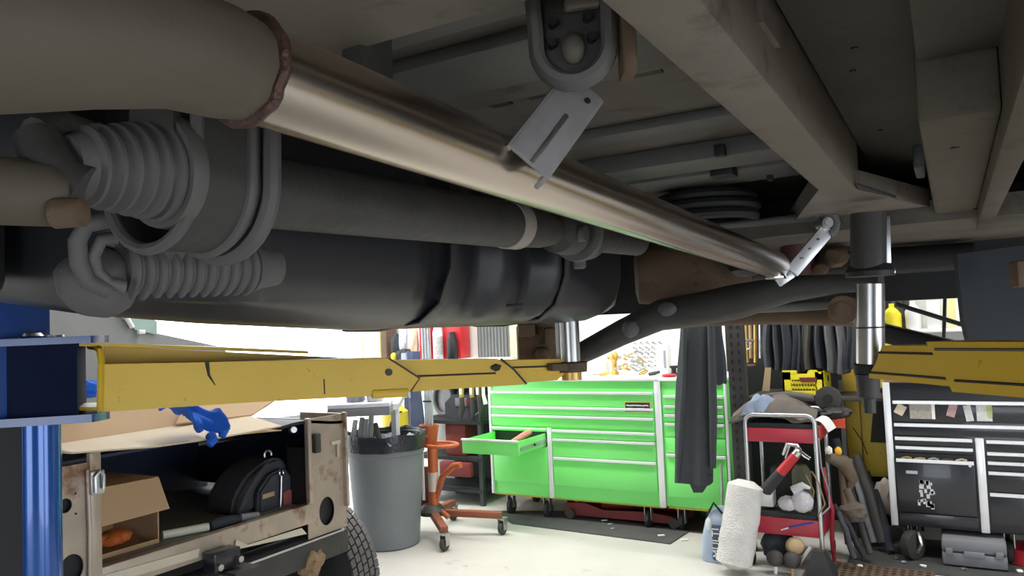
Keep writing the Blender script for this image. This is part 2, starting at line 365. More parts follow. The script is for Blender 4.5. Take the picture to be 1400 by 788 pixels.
# drive shaft
A0, A1 = V((-.765, .52, 1.643)), V((-.775, 1.37, 1.668)); ad = (A1-A0).normalized()
ds = MB().cyl(A0, A1, .047, seg=36).build('drive_shaft', dusty_black, veh)
MB().cyl(A1-ad*.045, A1, .0495, seg=36).build('collar_band', M('dusty_pale_band', (.34, .30, .26), .6), ds, label='pale band round the shaft')
b = MB(); b.lathe(A1, ad, [(0, .046), (.05, .043), (.10, .042), (.16, .034), (.17, .03)], 28); b.build('shaft_neck', dusty_black, ds)
U0 = A1+ad*.22
b = MB(); b.lathe(U0-ad*.05, ad, [(0, .03), (.02, .05), (.07, .054), (.10, .052), (.11, .03)], 28); b.build('joint_body', dusty_black, ds)
b = MB(); b.lathe(U0+ad*.075, ad, [(0, .045), (0, .066), (.018, .068), (.02, .05)], 30); b.build('flange_disc', boot_m, ds)
b = MB(); b.lathe(U0+ad*.11, ad, [(0, .05), (0, .062), (.03, .062), (.032, .04)], 30); b.build('companion_flange', dusty_black, ds)
MB().cyl(U0-X*.062-Z*.01, U0+X*.062-Z*.01, .018, seg=14).build('joint_cross', boot_m, ds)
MB().cyl(U0+ad*.14, U0+ad*.5, .04, seg=20).build('pinion_nose', dusty_black, veh)
# left corrugated boot, flange ring, yoke
B0, B1 = V((-.765, .435, 1.641)), V((-.765, .548, 1.652)); bd = (B1-B0).normalized(); BL = (B1-B0).length
prof = [(0, .030), (.008, .034)]
for i in range(6):
    t = .012+i*(BL-.02)/6; w = (BL-.02)/6
    prof += [(t+.15*w, .036+.003*i), (t+.4*w, .042+.003*i), (t+.65*w, .042+.003*i), (t+.9*w, .036+.003*i)]
prof += [(BL, .05), (BL+.004, .03)]
MB().lathe(B0, bd, prof, 32).build('corrugated_boot', boot_m, ds, label='small grey corrugated rubber boot')
b = MB(); b.lathe(B1-bd*.012, bd, [(0, .050), (0, .064), (.012, .066), (.02, .064), (.022, .045)], 32); b.build('boot_flange', greyp_m, ds)
b = MB(); b.obox(at(213, 185, .84), _R*.026, _F*.012, Z*.030, .006); b.build('flange_lug', dusty_black, ds)
b = MB(); b.obox(at(210, 206, .825), _R*.010, _F*.006, Z*.005, .002); b.build('lug_slot', dark_m, ds)
b = MB(); b.tube([at(50, 185, .76), at(62, 215, .755), at(85, 248, .75), at(112, 262, .755)], [.022, .024, .026, .028], 12); b.tube([at(50, 185, .76), at(80, 178, .79), at(112, 195, .80)], [.018, .022, .026], 12)
b.build('yoke_fork', dusty_black, ds)
MB().ball(at(128, 188, .80), .020, .02, .016, 2, .2).build('yoke_nut', boot_m, ds)
b = MB(); b.tube([at(-120, 255, .72), at(20, 262, .73), at(72, 268, .735), at(100, 268, .74)], [.034, .033, .030, .018], 20); b.build('transfer_shaft', tan_m, ds)
MB().lathe(at(70, 292, .72), _R, [(0, .006), (.004, .015), (.03, .014), (.034, .006)], 16).build('grease_lug', rust_m, ds)
MB().obox(at(20, 205, .95), _R*.10, _F*.05, Z*.06, .02).build('gearbox_end', dark_m, ds)
# U-shaped safety loop: web with two raised rims
def uloop(v, r, z0, ctr=(-.800, 1.650)):
    cu, cz = ctr
    return [V((cu+r+.012, v, z0)), V((cu+r+.004, v, (z0+cz)/2))] + arc((cu, v, cz), X, Z, r, 0, -math.pi, 18) + [V((cu-r, v, cz+.02))]
hp = MB()
hp.sheet(lambda s, t: (lambda P: P[min(int(s*20), 20)])(uloop(.555+.085*t, .080, 1.88)), 20, 2, .004)
hpo = hp.build('shaft_hoop', dusty_black, veh, label='wide U-shaped safety hoop around the shaft')
for vv in (.552, .628, .655): MB().tube(uloop(vv, .083 if vv < .64 else .087, 1.88), .0075 if vv < .64 else .012, 8, flat=1).build('hoop_rim', boot_m, hpo)
# lower corrugated hose with brackets
H0, H1 = at(160, 370, 1.02), at(338, 366, 1.18); hd = (H1-H0).normalized(); HL = (H1-H0).length
prof = [(0, .03), (.0, .038)]
for i in range(11):
    w = HL/11; t = i*w; prof += [(t+.1*w, .037), (t+.35*w, .043), (t+.65*w, .043), (t+.9*w, .037)]
prof += [(HL, .040), (HL+.02, .034), (HL+.05, .030)]
MB().lathe(H0, hd, prof, 30).build('corrugated_hose', boot_m, veh, label='long grey corrugated hose')
lp = MB(); lp.tube([at(150, 300, .95), at(118, 308, .94), at(106, 330, .94), at(108, 360, .95), at(120, 385, .96), at(150, 398, .98)], .011, 10)
lpo = lp.build('hose_loop', boot_m, veh)
MB().tube([at(160, 325, .97), at(138, 328, .96), at(127, 350, .96), at(132, 372, .97), at(150, 388, .98), at(172, 392, .99)], .009, 10).build('inner_loop', greyp_m, lpo)
MB().ball(at(134, 386, 1.02), .052, .05, .046, 3, .12, 1.5).build('lower_bump', boot_m, veh)
MB().box(-1.77, -1.16, .1, .58, 1.535, 1.9, .02).build('skid_box', dark_m, veh)
# fuel tank: blow-moulded, lofted along Y with moulded grooves
rings = []
keys = [(.60, .10), (.62, .03), (.66, .0), (.84, 0), (.86, .008), (1.22, .004), (1.26, .014), (1.30, .03), (1.34, .012), (1.42, .010), (1.47, .05), (1.54, .06), (1.57, .022), (1.68, .02), (1.73, .06), (1.80, .062), (1.84, .012), (1.9, .0), (2.28, .0), (2.36, .03), (2.40, .09)]
for v, g in keys:
    o_ = -.915 - g; zb = 1.464 + .045*max(0, (1.30-v)/.7)**1.5 + (.05 if v in (.60, 2.40) else (.012 if v in (.62, 2.36) else 0))
    r_ = []
    r_ += [V((-1.75, v, 1.84)), V((o_-.06, v, 1.84)), V((o_-.012, v, 1.82)), V((o_, v, 1.77)), V((o_+.004, v, 1.68)), V((o_, v, 1.60)), V((o_-.012, v, 1.555)), V((o_-.035+g*.3, v, 1.515)), V((o_-.075+g*.8, v, zb+.022)), V((o_-.13+g*.9, v, zb+.004)), V((o_-.2+g, v, zb)), V((-1.35, v, zb+.03)), V((-1.75, v, zb+.16))]
    rings.append(r_)
tk = MB().loft(rings).build('fuel_tank', tank_m, veh, ang=60)
for v in (1.335, 1.885):
    P = [V((-.908, v, 1.80)), V((-.905, v, 1.68)), V((-.912, v, 1.59)), V((-.945, v, 1.515)), V((-1.0, v, 1.476)), V((-1.12, v, 1.4635)), V((-1.22, v, 1.466))]
    b = MB(); b.tube(P, .016, 6, flat=.25, up=(1, 0, 0)); b.build('tank_strap', dusty_black if v > 1.5 else tank_m, tk)
b = MB(); b.obox(at(792, 352, 2.0), _R*.016, _F*.02, Z*.03, .006); b.obox(at(775, 335, 2.0), _R*.012, _F*.02, Z*.012, .004); b.build('strap_buckle', boot_m, tk)
MB().obox(at(704, 418, 1.75), _R*.02, _F*.01, Z*.004, .002).build('sump_pad', dark_m, tk)
# rear axle, links, spring
b = MB(); b.lathe(at(868, 378, 2.75), (_R*1-_F*.15), [(0, .06), (.01, .10), (.14, .115), (.26, .11), (.34, .08), (.40, .06)], 24); axl = b.build('axle_housing', rust_m, veh, label='rust-brown rear axle housing')
MB().cyl(at(990, 372, 2.8), at(1330, 350, 2.5), .045, seg=18).build('axle_tube', dark_m, veh)
b = MB(); b.tube([at(752, 505, 2.80), at(805, 478, 2.72), at(850, 455, 2.66), at(905, 430, 2.58), at(960, 422, 2.5), at(1010, 412, 2.42), at(1080, 395, 2.3), at(1150, 388, 2.2), at(1205, 385, 2.12)], [.03, .04, .045, .052, .055, .056, .04, .028, .024], 14, flat=1.0)
arm = b.build('trailing_arm', dusty_black, veh)
b = MB(); b.tube([at(870, 445, 2.75), at(960, 436, 2.6), at(1060, 432, 2.45), at(1160, 432, 2.3), at(1172, 434, 2.28)], [.028, .026, .028, .032, .03], 12); b.build('lower_link', rust_m, veh)
b = MB(); b.tube([at(1012, 424, 2.42), at(1090, 420, 2.35), at(1150, 415, 2.28)], [.012, .014, .016], 10); b.build('brake_rod', greyp_m, veh)
MB().cyl(at(1152, 424, 2.22), at(1160, 424, 2.36), .042, seg=20).build('link_bush', rust_m, arm)
MB().cyl(at(1152, 424, 2.205), at(1153, 424, 2.22), .022, seg=12).build('bush_bolt', rust_m, arm)
b = MB(); b.ball(at(912, 423, 2.50), .032, .012, .024, 2, .12); b.build('pale_bump_stop', boot_m, arm, label='pale worn lump')
MB().ball(at(862, 450, 2.58), .03, .03, .03, 2, .2).build('arm_knuckle', boot_m, arm)
b = MB()
for i, (dz, r) in enumerate(((0, .145), (.03, .15), (.06, .14))): c = at(965, 300, 2.35)+Z*dz; b.tube(arc(c, X, Y, r, 0, 2*math.pi, 26)[:-1], .016, 8, closed=True)
spr = b.build('coil_spring', dark_m, veh)
b = MB(); b.lathe(at(965, 288, 2.35), Z, [(0, .05), (0, .15), (.012, .155), (.02, .13), (.1, .1)], 28); b.build('spring_seat', dusty_black, spr)
b = MB(); b.box(-1.9, 1.0, 2.98, 3.06, 1.492, 1.9); b.build('rear_dark_sheet', dark_m, veh)  # added dark sheet, blocks the bright background behind the axle
b = MB(); b.tube([at(1090, 312, 2.55), at(1090, 375, 2.6)], .055, 16); b.build('damper_can', M('grimy_red', (.085, .028, .026), .6), veh, label='dull red damper can')
for q, r in (((1140, 352), .05), ((1120, 368), .03), ((1060, 372), .035), ((1020, 360), .06)): MB().ball(at(*q, 2.55), r, r, r*.8, 2, .3).build('axle_lump', rust_m if q[0] > 1100 else dark_m, axl)
b = MB(); b.obox(at(735, 472, 2.75), _R*.075, _F*.05, Z*.085, .02); b.obox(at(720, 452, 2.68), _R*.03, _F*.03, Z*.022, .008); b.obox(at(752, 460, 2.68), _R*.02, _F*.03, Z*.03, .008); b.ball(at(742, 485, 2.68), .03, .03, .03, 2, .2)
b.build('spring_bracket', rust_m, veh, label='dark rusty cast bracket')
# body mount above the right lift pad
b = MB(); b.cyl(at(1187, 372, 1.92), at(1187, 292, 1.92), .042, seg=24); bm_ = b.build('body_mount', dusty_black, veh)
MB().lathe(at(1190, 378, 1.93), Z, [(0, .03), (0, .058), (.012, .06), (.03, .05)], 24).build('mount_washer', dark_m, bm_)
MB().bar(at(1212, 295, 1.95), at(1214, 372, 1.95), .016, .008, _F, .002).build('mount_strip', galv_m, bm_)
MB().obox(at(1212, 371, 1.9), _R*.018, _F*.012, Z*.007, .003).build('mount_bolt', galv_m, bm_)
# right rear: dark tyre side, link, mud flap
MB().bar(at(1195, 452, 2.6), at(1330, 486, 2.35), .06, .06, Z, .01).build('radius_link', dark_m, veh)
MB().tube([at(1225, 416, 2.7), at(1325, 447, 2.6)], .008, 8).build('brake_pipe', dark_m, veh)
MB().tube([at(1292, 405, 2.7), at(1290, 470, 2.65)], .006, 8).build('sensor_cable', dark_m, veh)
mf = MB(); q = [at(1308, 348, 2.15), at(1440, 330, 2.15), at(1440, 500, 2.15), at(1330, 488, 2.15), at(1318, 440, 2.15)]; mf.prism(q, _F*.02)
mfo = mf.build('mud_flap', M('dark_teal_rubber', (.009, .013, .017), .75, var=.25, bump=.1), veh, label='dark blue-grey mud flap')
MB().obox(at(1262, 385, 2.75), _R*.13, _F*.05, Z*.06, .02).build('hub_carrier', dark_m, veh)
MB().obox(at(1395, 375, 2.0), _R*.02, _F*.02, Z*.035, .008).build('flap_clip', rust_m, mfo)
b = MB(); b.box(-1.79, -1.70, -1.6, 3.1, 1.56, 1.95, .02); b.box(.74, .86, -1.6, 3.1, 1.52, 1.95, .03); b.box(-1.79, .86, -1.7, -1.6, 1.5, 1.95); b.box(-1.79, .86, -1.7, 3.1, 1.92, 2.0); b.build('body_shell', dark_m, veh)

# ================================================================== LIFT
def lift_post(name, label, sgn, cx, cy):
    """column with carriage; sgn=+1: the arm side faces +X"""
    t = thing(name, label, 'lift post', (cx, cy, 0))
    col = MB(); col.box(cx-.16, cx+.135, cy-.13, cy+.13, .02, 3.4, .055); col.build('column', blue_m, t)
    MB().box(cx-.25, cx+.25, cy-.25, cy+.25, 0, .02).build('base_plate', blue_m, t)
    for i in (-1, 1):
        for j in (-1, 1): MB().cyl((cx+.2*i, cy+.2*j, .02), (cx+.2*i, cy+.2*j, .045), .016, seg=6).build('anchor_bolt', galv_m, t)
    return t
lpL = lift_post('lift_post', 'blue steel lift post at the left edge, carrying a yellow arm', 1, -1.96, .89)
b = MB(); z1, z0 = 1.435, 1.27
P1 = [pz(-40, 468, 1.435), pz(126, 468, 1.435)]
cu, cv = -1.98, .86
def slab(pts, za, zb): return MB().prism([(p.x, p.y, za) for p in pts], (0, 0, zb-za))
cor = [V((-2.12, .70, 0)), V((-1.85, .84, 0)), V((-1.671, 1.0, 0)), V((-1.70, 1.06, 0)), V((-1.88, 1.16, 0)), V((-2.12, 1.05, 0))]
up_ = slab(cor, 1.462, 1.478).build('carriage_top_plate', blue_m, lpL)
lo_ = slab(cor, 1.285, 1.303).build('carriage_bottom_plate', blue_m, lpL)
slab([V((-2.11, .74, 0)), V((-1.87, .87, 0)), V((-1.70, .985, 0)), V((-1.86, 1.10, 0)), V((-2.11, 1.03, 0))], 1.303, 1.462).build('carriage_shade_block', dblue_m, lpL)  # solid dark block in place of the shaded hollow between the plates
MB().cyl((-1.82, 1.0, 1.465), (-1.82, 1.0, 1.484), .022, seg=18).build('pivot_pin', galv_m, up_)
MB().lathe((-1.845, .955, 1.478), Z, [(0, .034), (.005, .036), (.012, .03), (.013, .02)], 20).build('pin_washer', chrome_m, up_)
MB().obox((-1.91, .89, 1.481), (.022, 0, 0), (0, .012, 0), (0, 0, .004), .002).build('lock_clip', chrome_m, up_)
MB().box(-1.885, -1.873, .85, .862, 1.303, 1.462).build('rib', blue_m, lpL)

MB().box(-1.828, -1.8235, .79, .93, .02, 1.285).build('channel_shade_strip', dark_m, lpL)  # flat dark strip paints the shade inside the open channel
MB().cyl((-1.842, .976, .02), (-1.842, .976, 1.285), .046, seg=36).build('rounded_flange', M('glossy_lift_blue', (.01, .085, .36), .2, .25, var=.1, coat=.6), lpL)

A, B = V((-1.785, .985, 1.362)), V((-1.14, 2.241, 1.312)); d = (B-A).normalized(); s = d.cross(Z).normalized()
s = s if s.dot(_F) < 0 else -s
up = s.cross(d); up = up if up.z > 0 else -up
armL = MB()
def ap(t, n, h): return A + d*t + s*n + up*h       # along, sideways(+ = towards camera), up
LA = (B-A).length
# outer channel: front web, top and bottom flanges; the far (post) end open
b = MB(); b.prism([ap(.08, .05, .053), ap(.80, .05, .050), ap(.89, .05, -.008), ap(.86, .05, -.046), ap(.08, .05, -.056)], s*.008)
outer = b.build('outer_arm', yellow_m, lpL, label='outer length of the yellow left lift arm')
b = MB(); b.prism([ap(.16, -.07, .045), ap(.80, -.05, .044), ap(.80, .052, .044), ap(.42, .052, .044), ap(.30, .03, .044), ap(.18, -.02, .044)], up*.008); b.build('top_flange', yellow_m, outer)
b = MB(); b.prism([ap(.0, -.12, .098), ap(.36, -.10, .082), ap(.58, -.08, .068), ap(.60, -.045, .066), ap(.40, -.045, .078), ap(.09, .03, .094), ap(-.02, .02, .096)], up*.008); b.build('pivot_top_plate', yellow_m, outer)
b = MB(); b.prism([ap(-.03, -.08, -.05), ap(.8, -.05, -.052), ap(.8, .054, -.052), ap(.08, .054, -.052), ap(-.03, 0, -.05)], up*.008); b.build('bottom_flange', yellow_m, outer)
MB().box(0, 0, 0, 0, 0, 0) if False else None
b = MB(); b.prism([ap(.1, -.06, .094), ap(.4, -.06, .074), ap(.8, -.05, .046), ap(.8, -.05, -.046), ap(.1, -.06, -.05)], s*.008); b.build('rear_web', yellow_m, outer)
b = MB(); b.tube([ap(.07, -.05, .094), ap(.08, .02, .092), ap(.084, .044, .084), ap(.087, .053, .062), ap(.087, .054, -.052)], .008, 8); b.build('end_lip', yellow_m, outer)
b = MB(); b.tube([ap(.315, .0585, .052), ap(.32, .0588, .02), ap(.335, .0588, -.005)], [.005, .003, .001], 6); b.build('weld_scar', dark_m, outer)
MB().tube([ap(.61, .0585, .0), ap(.612, .0585, -.04)], .0018, 5).build('scratch', dark_m, outer)
MB().cyl(ap(.795, .055, .012), ap(.795, .062, .012), .010, seg=14).build('stop_bolt', dusty_black, outer)
b = MB(); b.obox(ap(.80, .056, -.047), d*.055, s*.007, up*.012, .005); b.build('weld_pad', yellow_m, outer)
MB().tube([ap(.795, .0585, .051), ap(.89, .0585, -.008), ap(.862, .0585, -.045)], .0028, 6).build('edge_seam', rust_m, outer)
# middle box
b = MB(); b.prism([ap(.72, .040, .045), ap(1.16, .040, .041), ap(1.215, .040, .012), ap(1.27, .040, -.042), ap(.72, .040, -.048)], -s*.085); mid = b.build('middle_arm', yellow_m, lpL, label='middle length of the yellow left lift arm')
MB().tube([ap(.86, .041, -.003), ap(1.155, .041, -.003)], .0028, 6).build('groove', dark_m, mid)
b = MB(); b.ball(ap(1.155, .041, .014), .02, .004, .010, 2, .5, rot=Matrix((d, s, up)).transposed()); b.build('scuff', dark_m, mid)
MB().tube([ap(1.175, .0415, .04), ap(1.222, .0415, .006), ap(1.268, .0415, -.04)], .0032, 6).build('edge_seam', dusty_black, mid)
# inner box
b = MB(); b.prism([ap(1.10, .032, .036), ap(LA+.02, .032, .034), ap(LA+.02, .032, -.010), ap(LA-.02, .032, -.034), ap(1.10, .032, -.04)], -s*.068); inn = b.build('inner_arm', yellow_m, lpL, label='inner length of the yellow left lift arm')
MB().tube([ap(1.215, .033, .012), ap(LA+.015, .033, .012)], .0028, 6).build('groove', dark_m, inn)
# pad carrier + chrome extension
pc = at(781, 507, 2.50)
MB().lathe(pc-Z*.004, Z, [(0, .03), (0, .052), (.03, .054), (.034, .04)], 24).build('pad_socket', rust_m, inn)
MB().obox(pc-d*.05+Z*.014, d*.05, s*.035, Z*.012, .004).build('socket_web', rust_m, inn)
MB().cyl(pc-Z*.012, pc+Z*.20, .0325, seg=28).build('pad_extension', rod_m, inn, label='tall polished lift pad extension')
MB().cyl(pc-Z*.03, pc-Z*.004, .034, seg=24).build('socket_nut', brass_m, inn)
MB().bar(pc+V((-.05, .02, .02)), pc+V((-.05, .02, .2)), .012, .03, Y, .002).build('pad_side_strip', white_m, inn)

#R
lpR = thing('lift_post', 'right lift post out of view, its yellow arm reaching in beside the black tool chest', 'lift post', (.98, .86, 0))
MB().box(.88, 1.11, .73, .99, .02, 1.9, .012).build('column', blue_m, lpR)
MB().box(.73, 1.23, .61, 1.11, 0, .02).build('base_plate', blue_m, lpR)
A, B = V((.88, 1.02, 1.345)), V((-.19, 2.07, 1.335)); d = (B-A).normalized(); s = d.cross(Z).normalized(); s = s if s.dot(_F) < 0 else -s
up = s.cross(d); up = up if up.z > 0 else -up; LA = (B-A).length-.045
b = MB(); b.prism([ap(.0, .045, .052), ap(LA-.19, .045, .052), ap(LA-.225, .045, .0), ap(LA-.25, .045, -.052), ap(0, .045, -.055)], -s*.09); ro = b.build('outer_arm', yellow_m, lpR, label='outer length of the yellow right lift arm')
MB().tube([ap(.1, .046, -.028), ap(LA-.26, .046, -.028)], .0028, 6).build('groove', dark_m, ro)
MB().tube([ap(LA-.5, .046, .038), ap(LA-.215, .046, .036)], .003, 6).build('scratch', pan_m, ro)
b = MB(); b.prism([ap(LA-.35, .036, .045), ap(LA-.05, .036, .042), ap(LA-.025, .036, .0), ap(LA-.0, .036, -.028), ap(LA-.0, .036, -.036), ap(LA-.35, .036, -.045)], -s*.075); ri = b.build('inner_arm', yellow_m, lpR, label='inner length of the yellow right lift arm')
MB().tube([ap(LA-.24, .037, -.026), ap(LA-.005, .037, -.022)], .0028, 6).build('groove', dark_m, ri)
MB().tube([ap(LA-.21, .037, .026), ap(LA-.04, .037, .026)], .0028, 6).build('groove', dark_m, ri)
pc = at(1190, 500, 1.88)
MB().cyl(pc, at(1190, 388, 1.88), .0325, seg=32).build('pad_extension', rod_m, ri, label='tall polished lift pad extension')
MB().lathe(at(1190, 449, 1.88), Z, [(0, .0327), (.001, .0333), (.003, .0333), (.004, .0327)], 32).build('extension_joint', dusty_black, ri)
MB().lathe(at(1189, 510, 1.88), Z, [(0, .03), (0, .036), (.02, .036), (.024, .03)], 24).build('rubber_collar', rub_m, ri)
MB().lathe(at(1186, 512, 1.88), -Z, [(0, .028), (.055, .026), (.06, .016), (.095, .014)], 20).build('screw_stub', dusty_black, ri)
MB().obox(at(1172, 505, 1.9), _R*.006, _F*.006, Z*.018, .002).build('socket_tab', rust_m, ri)

# ================================================================== GREEN TOOL CHESTS (front plane Y = 5.10)
VC = 5.10
def gx(x, y): return pv(x, y, VC)
def drawer(parent, x0, x1, z0, z1, mat, vf, trim=True, th=.014, name='drawer', hm=None):
    """proud drawer front with a full-width aluminium pull along its top edge"""
    d_ = MB().box(x0, x1, vf-th, vf, z0, z1, .002).build(name, mat, parent)
    if trim:
        MB().prism([(x0+.002, vf-th, z1-.017), (x0+.002, vf-th-.013, z1-.013), (x0+.002, vf-th-.013, z1+.001), (x0+.002, vf-th+.004, z1+.004), (x0+.002, vf-th+.004, z1-.017)], (x1-x0-.004, 0, 0)).build('handle', hm or alum_m, d_)
    return d_
def caster(parent, x, y, r=.06, zt=.16):
    c_ = MB().lathe((x-.018, y, r), X, [(0, r*.5), (.002, r*.9), (.006, r), (.03, r), (.034, r*.9), (.036, r*.5)], 20).build('caster', rub_m, parent)
    b = MB(); b.box(x-.03, x+.03, y-.03, y+.03, zt-.012, zt); b.box(x-.026, x-.021, y-.022, y+.022, r-.01, zt); b.box(x+.021, x+.026, y-.022, y+.022, r-.01, zt); b.cyl((x-.028, y, r), (x+.028, y, r), .009, seg=10); b.build('fork', galv_m, c_)
    return c_
gc = thing('green_tool_chest', 'wide bright green roller tool chest with one drawer pulled open', 'tool chest', (-2.49, 5.4, 0))
x0, x1 = -3.19, -1.795
MB().box(x0, x1, VC, 5.68, .165, 1.035, .006).build('body', green_m, gc)
MB().box(x0+.01, x1-.01, VC+.01, 5.66, .155, .166).build('base_rail', yel_line, gc)
MB().box(x0-.012, x1, VC-.018, 5.69, 1.035, 1.058, .004).build('worktop', white_m, gc)
for xa, xb in ((x0-.004, x0+.018), (x1-.035, x1+.01)): MB().box(xa, xb, VC-.016, VC+.01, .165, 1.045, .004).build('corner_trim', alum_m, gc)
xd0, xd1 = x0+.024, x1-.045
zt = [.955, .842, .776, .682]
drawer(gc, xd0, xd1, zt[1]+.008, zt[0], green_m, VC); drawer(gc, xd0, xd1, zt[2]+.008, zt[1], green_m, VC); drawer(gc, xd0, xd1, zt[3]+.014, zt[2], green_m, VC)
xs = -2.665
MB().box(xs-.022, xs+.014, VC-.014, VC+.004, .165, zt[3]+.004, .003).build('divider_trim', alum_m, gc)
lz = [.672, .430, .290]
drawer(gc, xs+.022, xd1, .615, .672, green_m, VC); drawer(gc, xs+.022, xd1, .478, .607, green_m, VC); drawer(gc, xs+.022, xd1, .262, .470, green_m, VC)
MB().box(xd0, xs-.026, VC-.014, VC, .655, .676, .002).build('drawer_rail', green_m, gc)
MB().box(xd0, xs-.026, VC-.024, VC-.010, .668, .682, .002).build('rail_trim', alum_m, gc)
MB().box(xd0+.004, xs-.03, VC-.004, VC+.002, .545, .655).build('opening_shade_sheet', dark_m, gc)  # near-black sheet on the solid body paints the shade of the open bay
drawer(gc, xd0, xs-.026, .262, .54, green_m, VC, trim=False)
# pulled-out drawer: front, sides, floor, slide
oy = VC-.43
od = MB(); fx0, fx1 = xd0, xs-.026
od.box(fx0, fx1, oy-.014, oy, .545, .650, .003); od.box(fx0+.012, fx0+.018, oy, VC+.02, .555, .645); od.box(fx1-.018, fx1-.012, oy, VC+.02, .555, .645); od.box(fx0+.012, fx1-.012, oy, VC+.02, .552, .558)
odo = od.build('open_drawer', green_m, gc, label='small drawer pulled fully open')
MB().box(fx0, fx1, oy-.028, oy-.010, .640, .655, .003).build('handle', alum_m, odo)
b = MB(); b.box(fx1-.012, fx1-.004, oy+.03, VC+.01, .572, .600, .002); b.build('slide', galv_m, odo)
MB().cyl((fx1-.004, VC-.20, .59), (fx1+.002, VC-.20, .59), .010, seg=12).build('slide_stop', dark_m, odo)
solo('pliers', MB().tube([(fx1-.12, oy+.08, .62), (fx1-.07, oy+.22, .665), (fx1-.10, oy+.34, .66)], [.016, .024, .018], 8), M('faded_pink_grip', (.65, .22, .18), .5), 'pink-handled tool lying in the open green drawer', 'tool')
solo('socket', MB().cyl((fx0+.12, oy+.12, .56), (fx0+.12, oy+.12, .61), .022, seg=14), galv_m, 'metal socket standing at the left in the open green drawer', 'socket')
solo('wrench', MB().tube([(fx0+.2, oy+.05, .575), (fx0+.24, oy+.2, .6), (fx0+.26, oy+.36, .6)], [.012, .009, .013], 8, flat=.5), galv_m, 'plain metal wrench in the middle of the open green drawer', 'wrench')
# maker's plate: gold frame, black field, two lines of illegible white script
p0, p1 = gx(855, 549), gx(891, 564)
pl = MB().box(p0.x, p1.x, VC-.018, VC-.013, p1.z, p0.z, .001).build('maker_plate', brass_m, gc)
MB().box(p0.x+.006, p1.x-.006, VC-.0195, VC-.0175, p1.z+.006, p0.z-.006).build('plate_field', dark_m, pl)
b = MB(); w = p1.x-p0.x; h = p0.z-p1.z
for row in (.34, .64):
    pts = []
    for i in range(40):
        t = i/39; pts.append((p0.x+.014+(w-.028)*t, VC-.0205, p1.z+h*row+h*.075*math.sin(i*2.1+row*9)*(1 if i % 7 else .1)))
    b.tube(pts, .0024, 4)
b.build('plate_script', white_m, pl)
for x in (x0+.12, -2.75, x1-.15):
    caster(gc, x, VC+.07); caster(gc, x, 5.58)
MB().cyl(gx(726, 522), gx(726, 522)-Y*.004, .006, seg=12).build('lock', alum_m, gc)

gs = thing('green_side_cabinet', 'narrow green side cabinet joined to the right of the chest, behind the hanging jacket', 'cabinet', (-1.56, 5.4, 0))
x0, x1 = -1.784, -1.335
MB().box(x0, x1, VC, 5.66, .175, 1.035, .006).build('body', green_m, gs)
MB().box(x0+.01, x1-.01, VC+.01, 5.64, .160, .176).build('base_rail', yel_line, gs)
MB().box(x0, x1+.01, VC-.018, 5.67, 1.035, 1.058, .004).build('worktop', white_m, gs)
zs = [.935, .868, .806, .752, .640]
for i in range(3): drawer(gs, x0+.02, x1-.02, zs[i+1]+.010, zs[i], green_m, VC)
drawer(gs, x0+.02, x1-.02, .655, .745, green_m, VC); drawer(gs, x0+.02, x1-.02, .545, .648, green_m, VC, trim=False)
drawer(gs, x0+.02, x1-.02, .245, .535, green_m, VC, name='door')
MB().box(x1-.012, x1+.006, VC-.016, VC+.006, .175, 1.04, .004).build('corner_trim', alum_m, gs)
for x in (x0+.08, x1-.08): caster(gs, x, VC+.08); caster(gs, x, 5.56)
solo('thin_rod', MB().tube([gx(991, 631)-Y*.1, gx(992, 655)-Y*.1, gx(994, 695)-Y*.12, V((gx(996, 725).x, VC-.14, .0))], [.006, .009, .008, .006], 8), galv_m, 'thin upright metal rod in front of the green side cabinet, above the blue-grey bag', 'rod')
solo('floor_mat', MB().prism([pz(672, 700, .0), pz(700, 717, .0), pz(916, 745, .0), pz(942, 728, .0), pz(1000, 735, 0), pz(1000, 700, 0)], (0, 0, .008)), mat_m, 'dark grey rubber floor mat under the green chest', 'mat')
# red floor jack under the chest
fj = thing('floor_jack', 'long low red floor jack stored under the green chest', 'floor jack', (-2.2, 5.25, 0.008))
b = MB(); b.prism([(-2.62, 5.18, .03), (-2.60, 5.18, .115), (-2.46, 5.18, .13), (-2.3, 5.18, .085), (-1.95, 5.18, .10), (-1.72, 5.18, .075), (-1.70, 5.18, .035)], (0, .02, 0)); b.prism([(-2.62, 5.40, .03), (-2.60, 5.40, .115), (-2.46, 5.40, .13), (-2.3, 5.40, .085), (-1.95, 5.40, .10), (-1.72, 5.40, .075), (-1.70, 5.40, .035)], (0, .02, 0)); b.box(-2.5, -1.8, 5.19, 5.41, .05, .07); b.build('frame', dred_m, fj)
MB().tube([(-2.35, 5.3, .09), (-2.1, 5.3, .12), (-1.82, 5.3, .13)], [.04, .03, .035], 10).build('lift_arm', dred_m, fj)
for x in (-2.56, -1.76):
    for y in (5.165, 5.435): MB().cyl((x, y-.012, .045), (x, y+.012, .045), .036, seg=16).build('wheel', dusty_black, fj)
for i, (q, l_) in enumerate((((779, 707), 'small bright metal bit under the green chest, furthest left'), ((826, 713), 'small bright nut on the dark mat, left of the two pins'), ((834, 718), 'upper of two shiny pins on the dark mat'), ((838, 724), 'lower of two shiny pins on the dark mat'), ((904, 734), 'small pale chip near the right corner of the dark mat'), ((936, 740), 'white scrap on the concrete right of the dark mat'), ((930, 722), 'pale scrap at the right end of the dark mat'))):
    p = pz(*q, .008 if i < 5 else 0); sc_ = .010 if 1 < i < 4 else .013
    solo('metal_bit', MB().bar(p+V((-sc_*1.5, -.01, .006)), p+V((sc_*1.5, .015, .006)), .016, .010, Z, .002), galv_m if i < 4 else paper_m, l_, 'scrap')
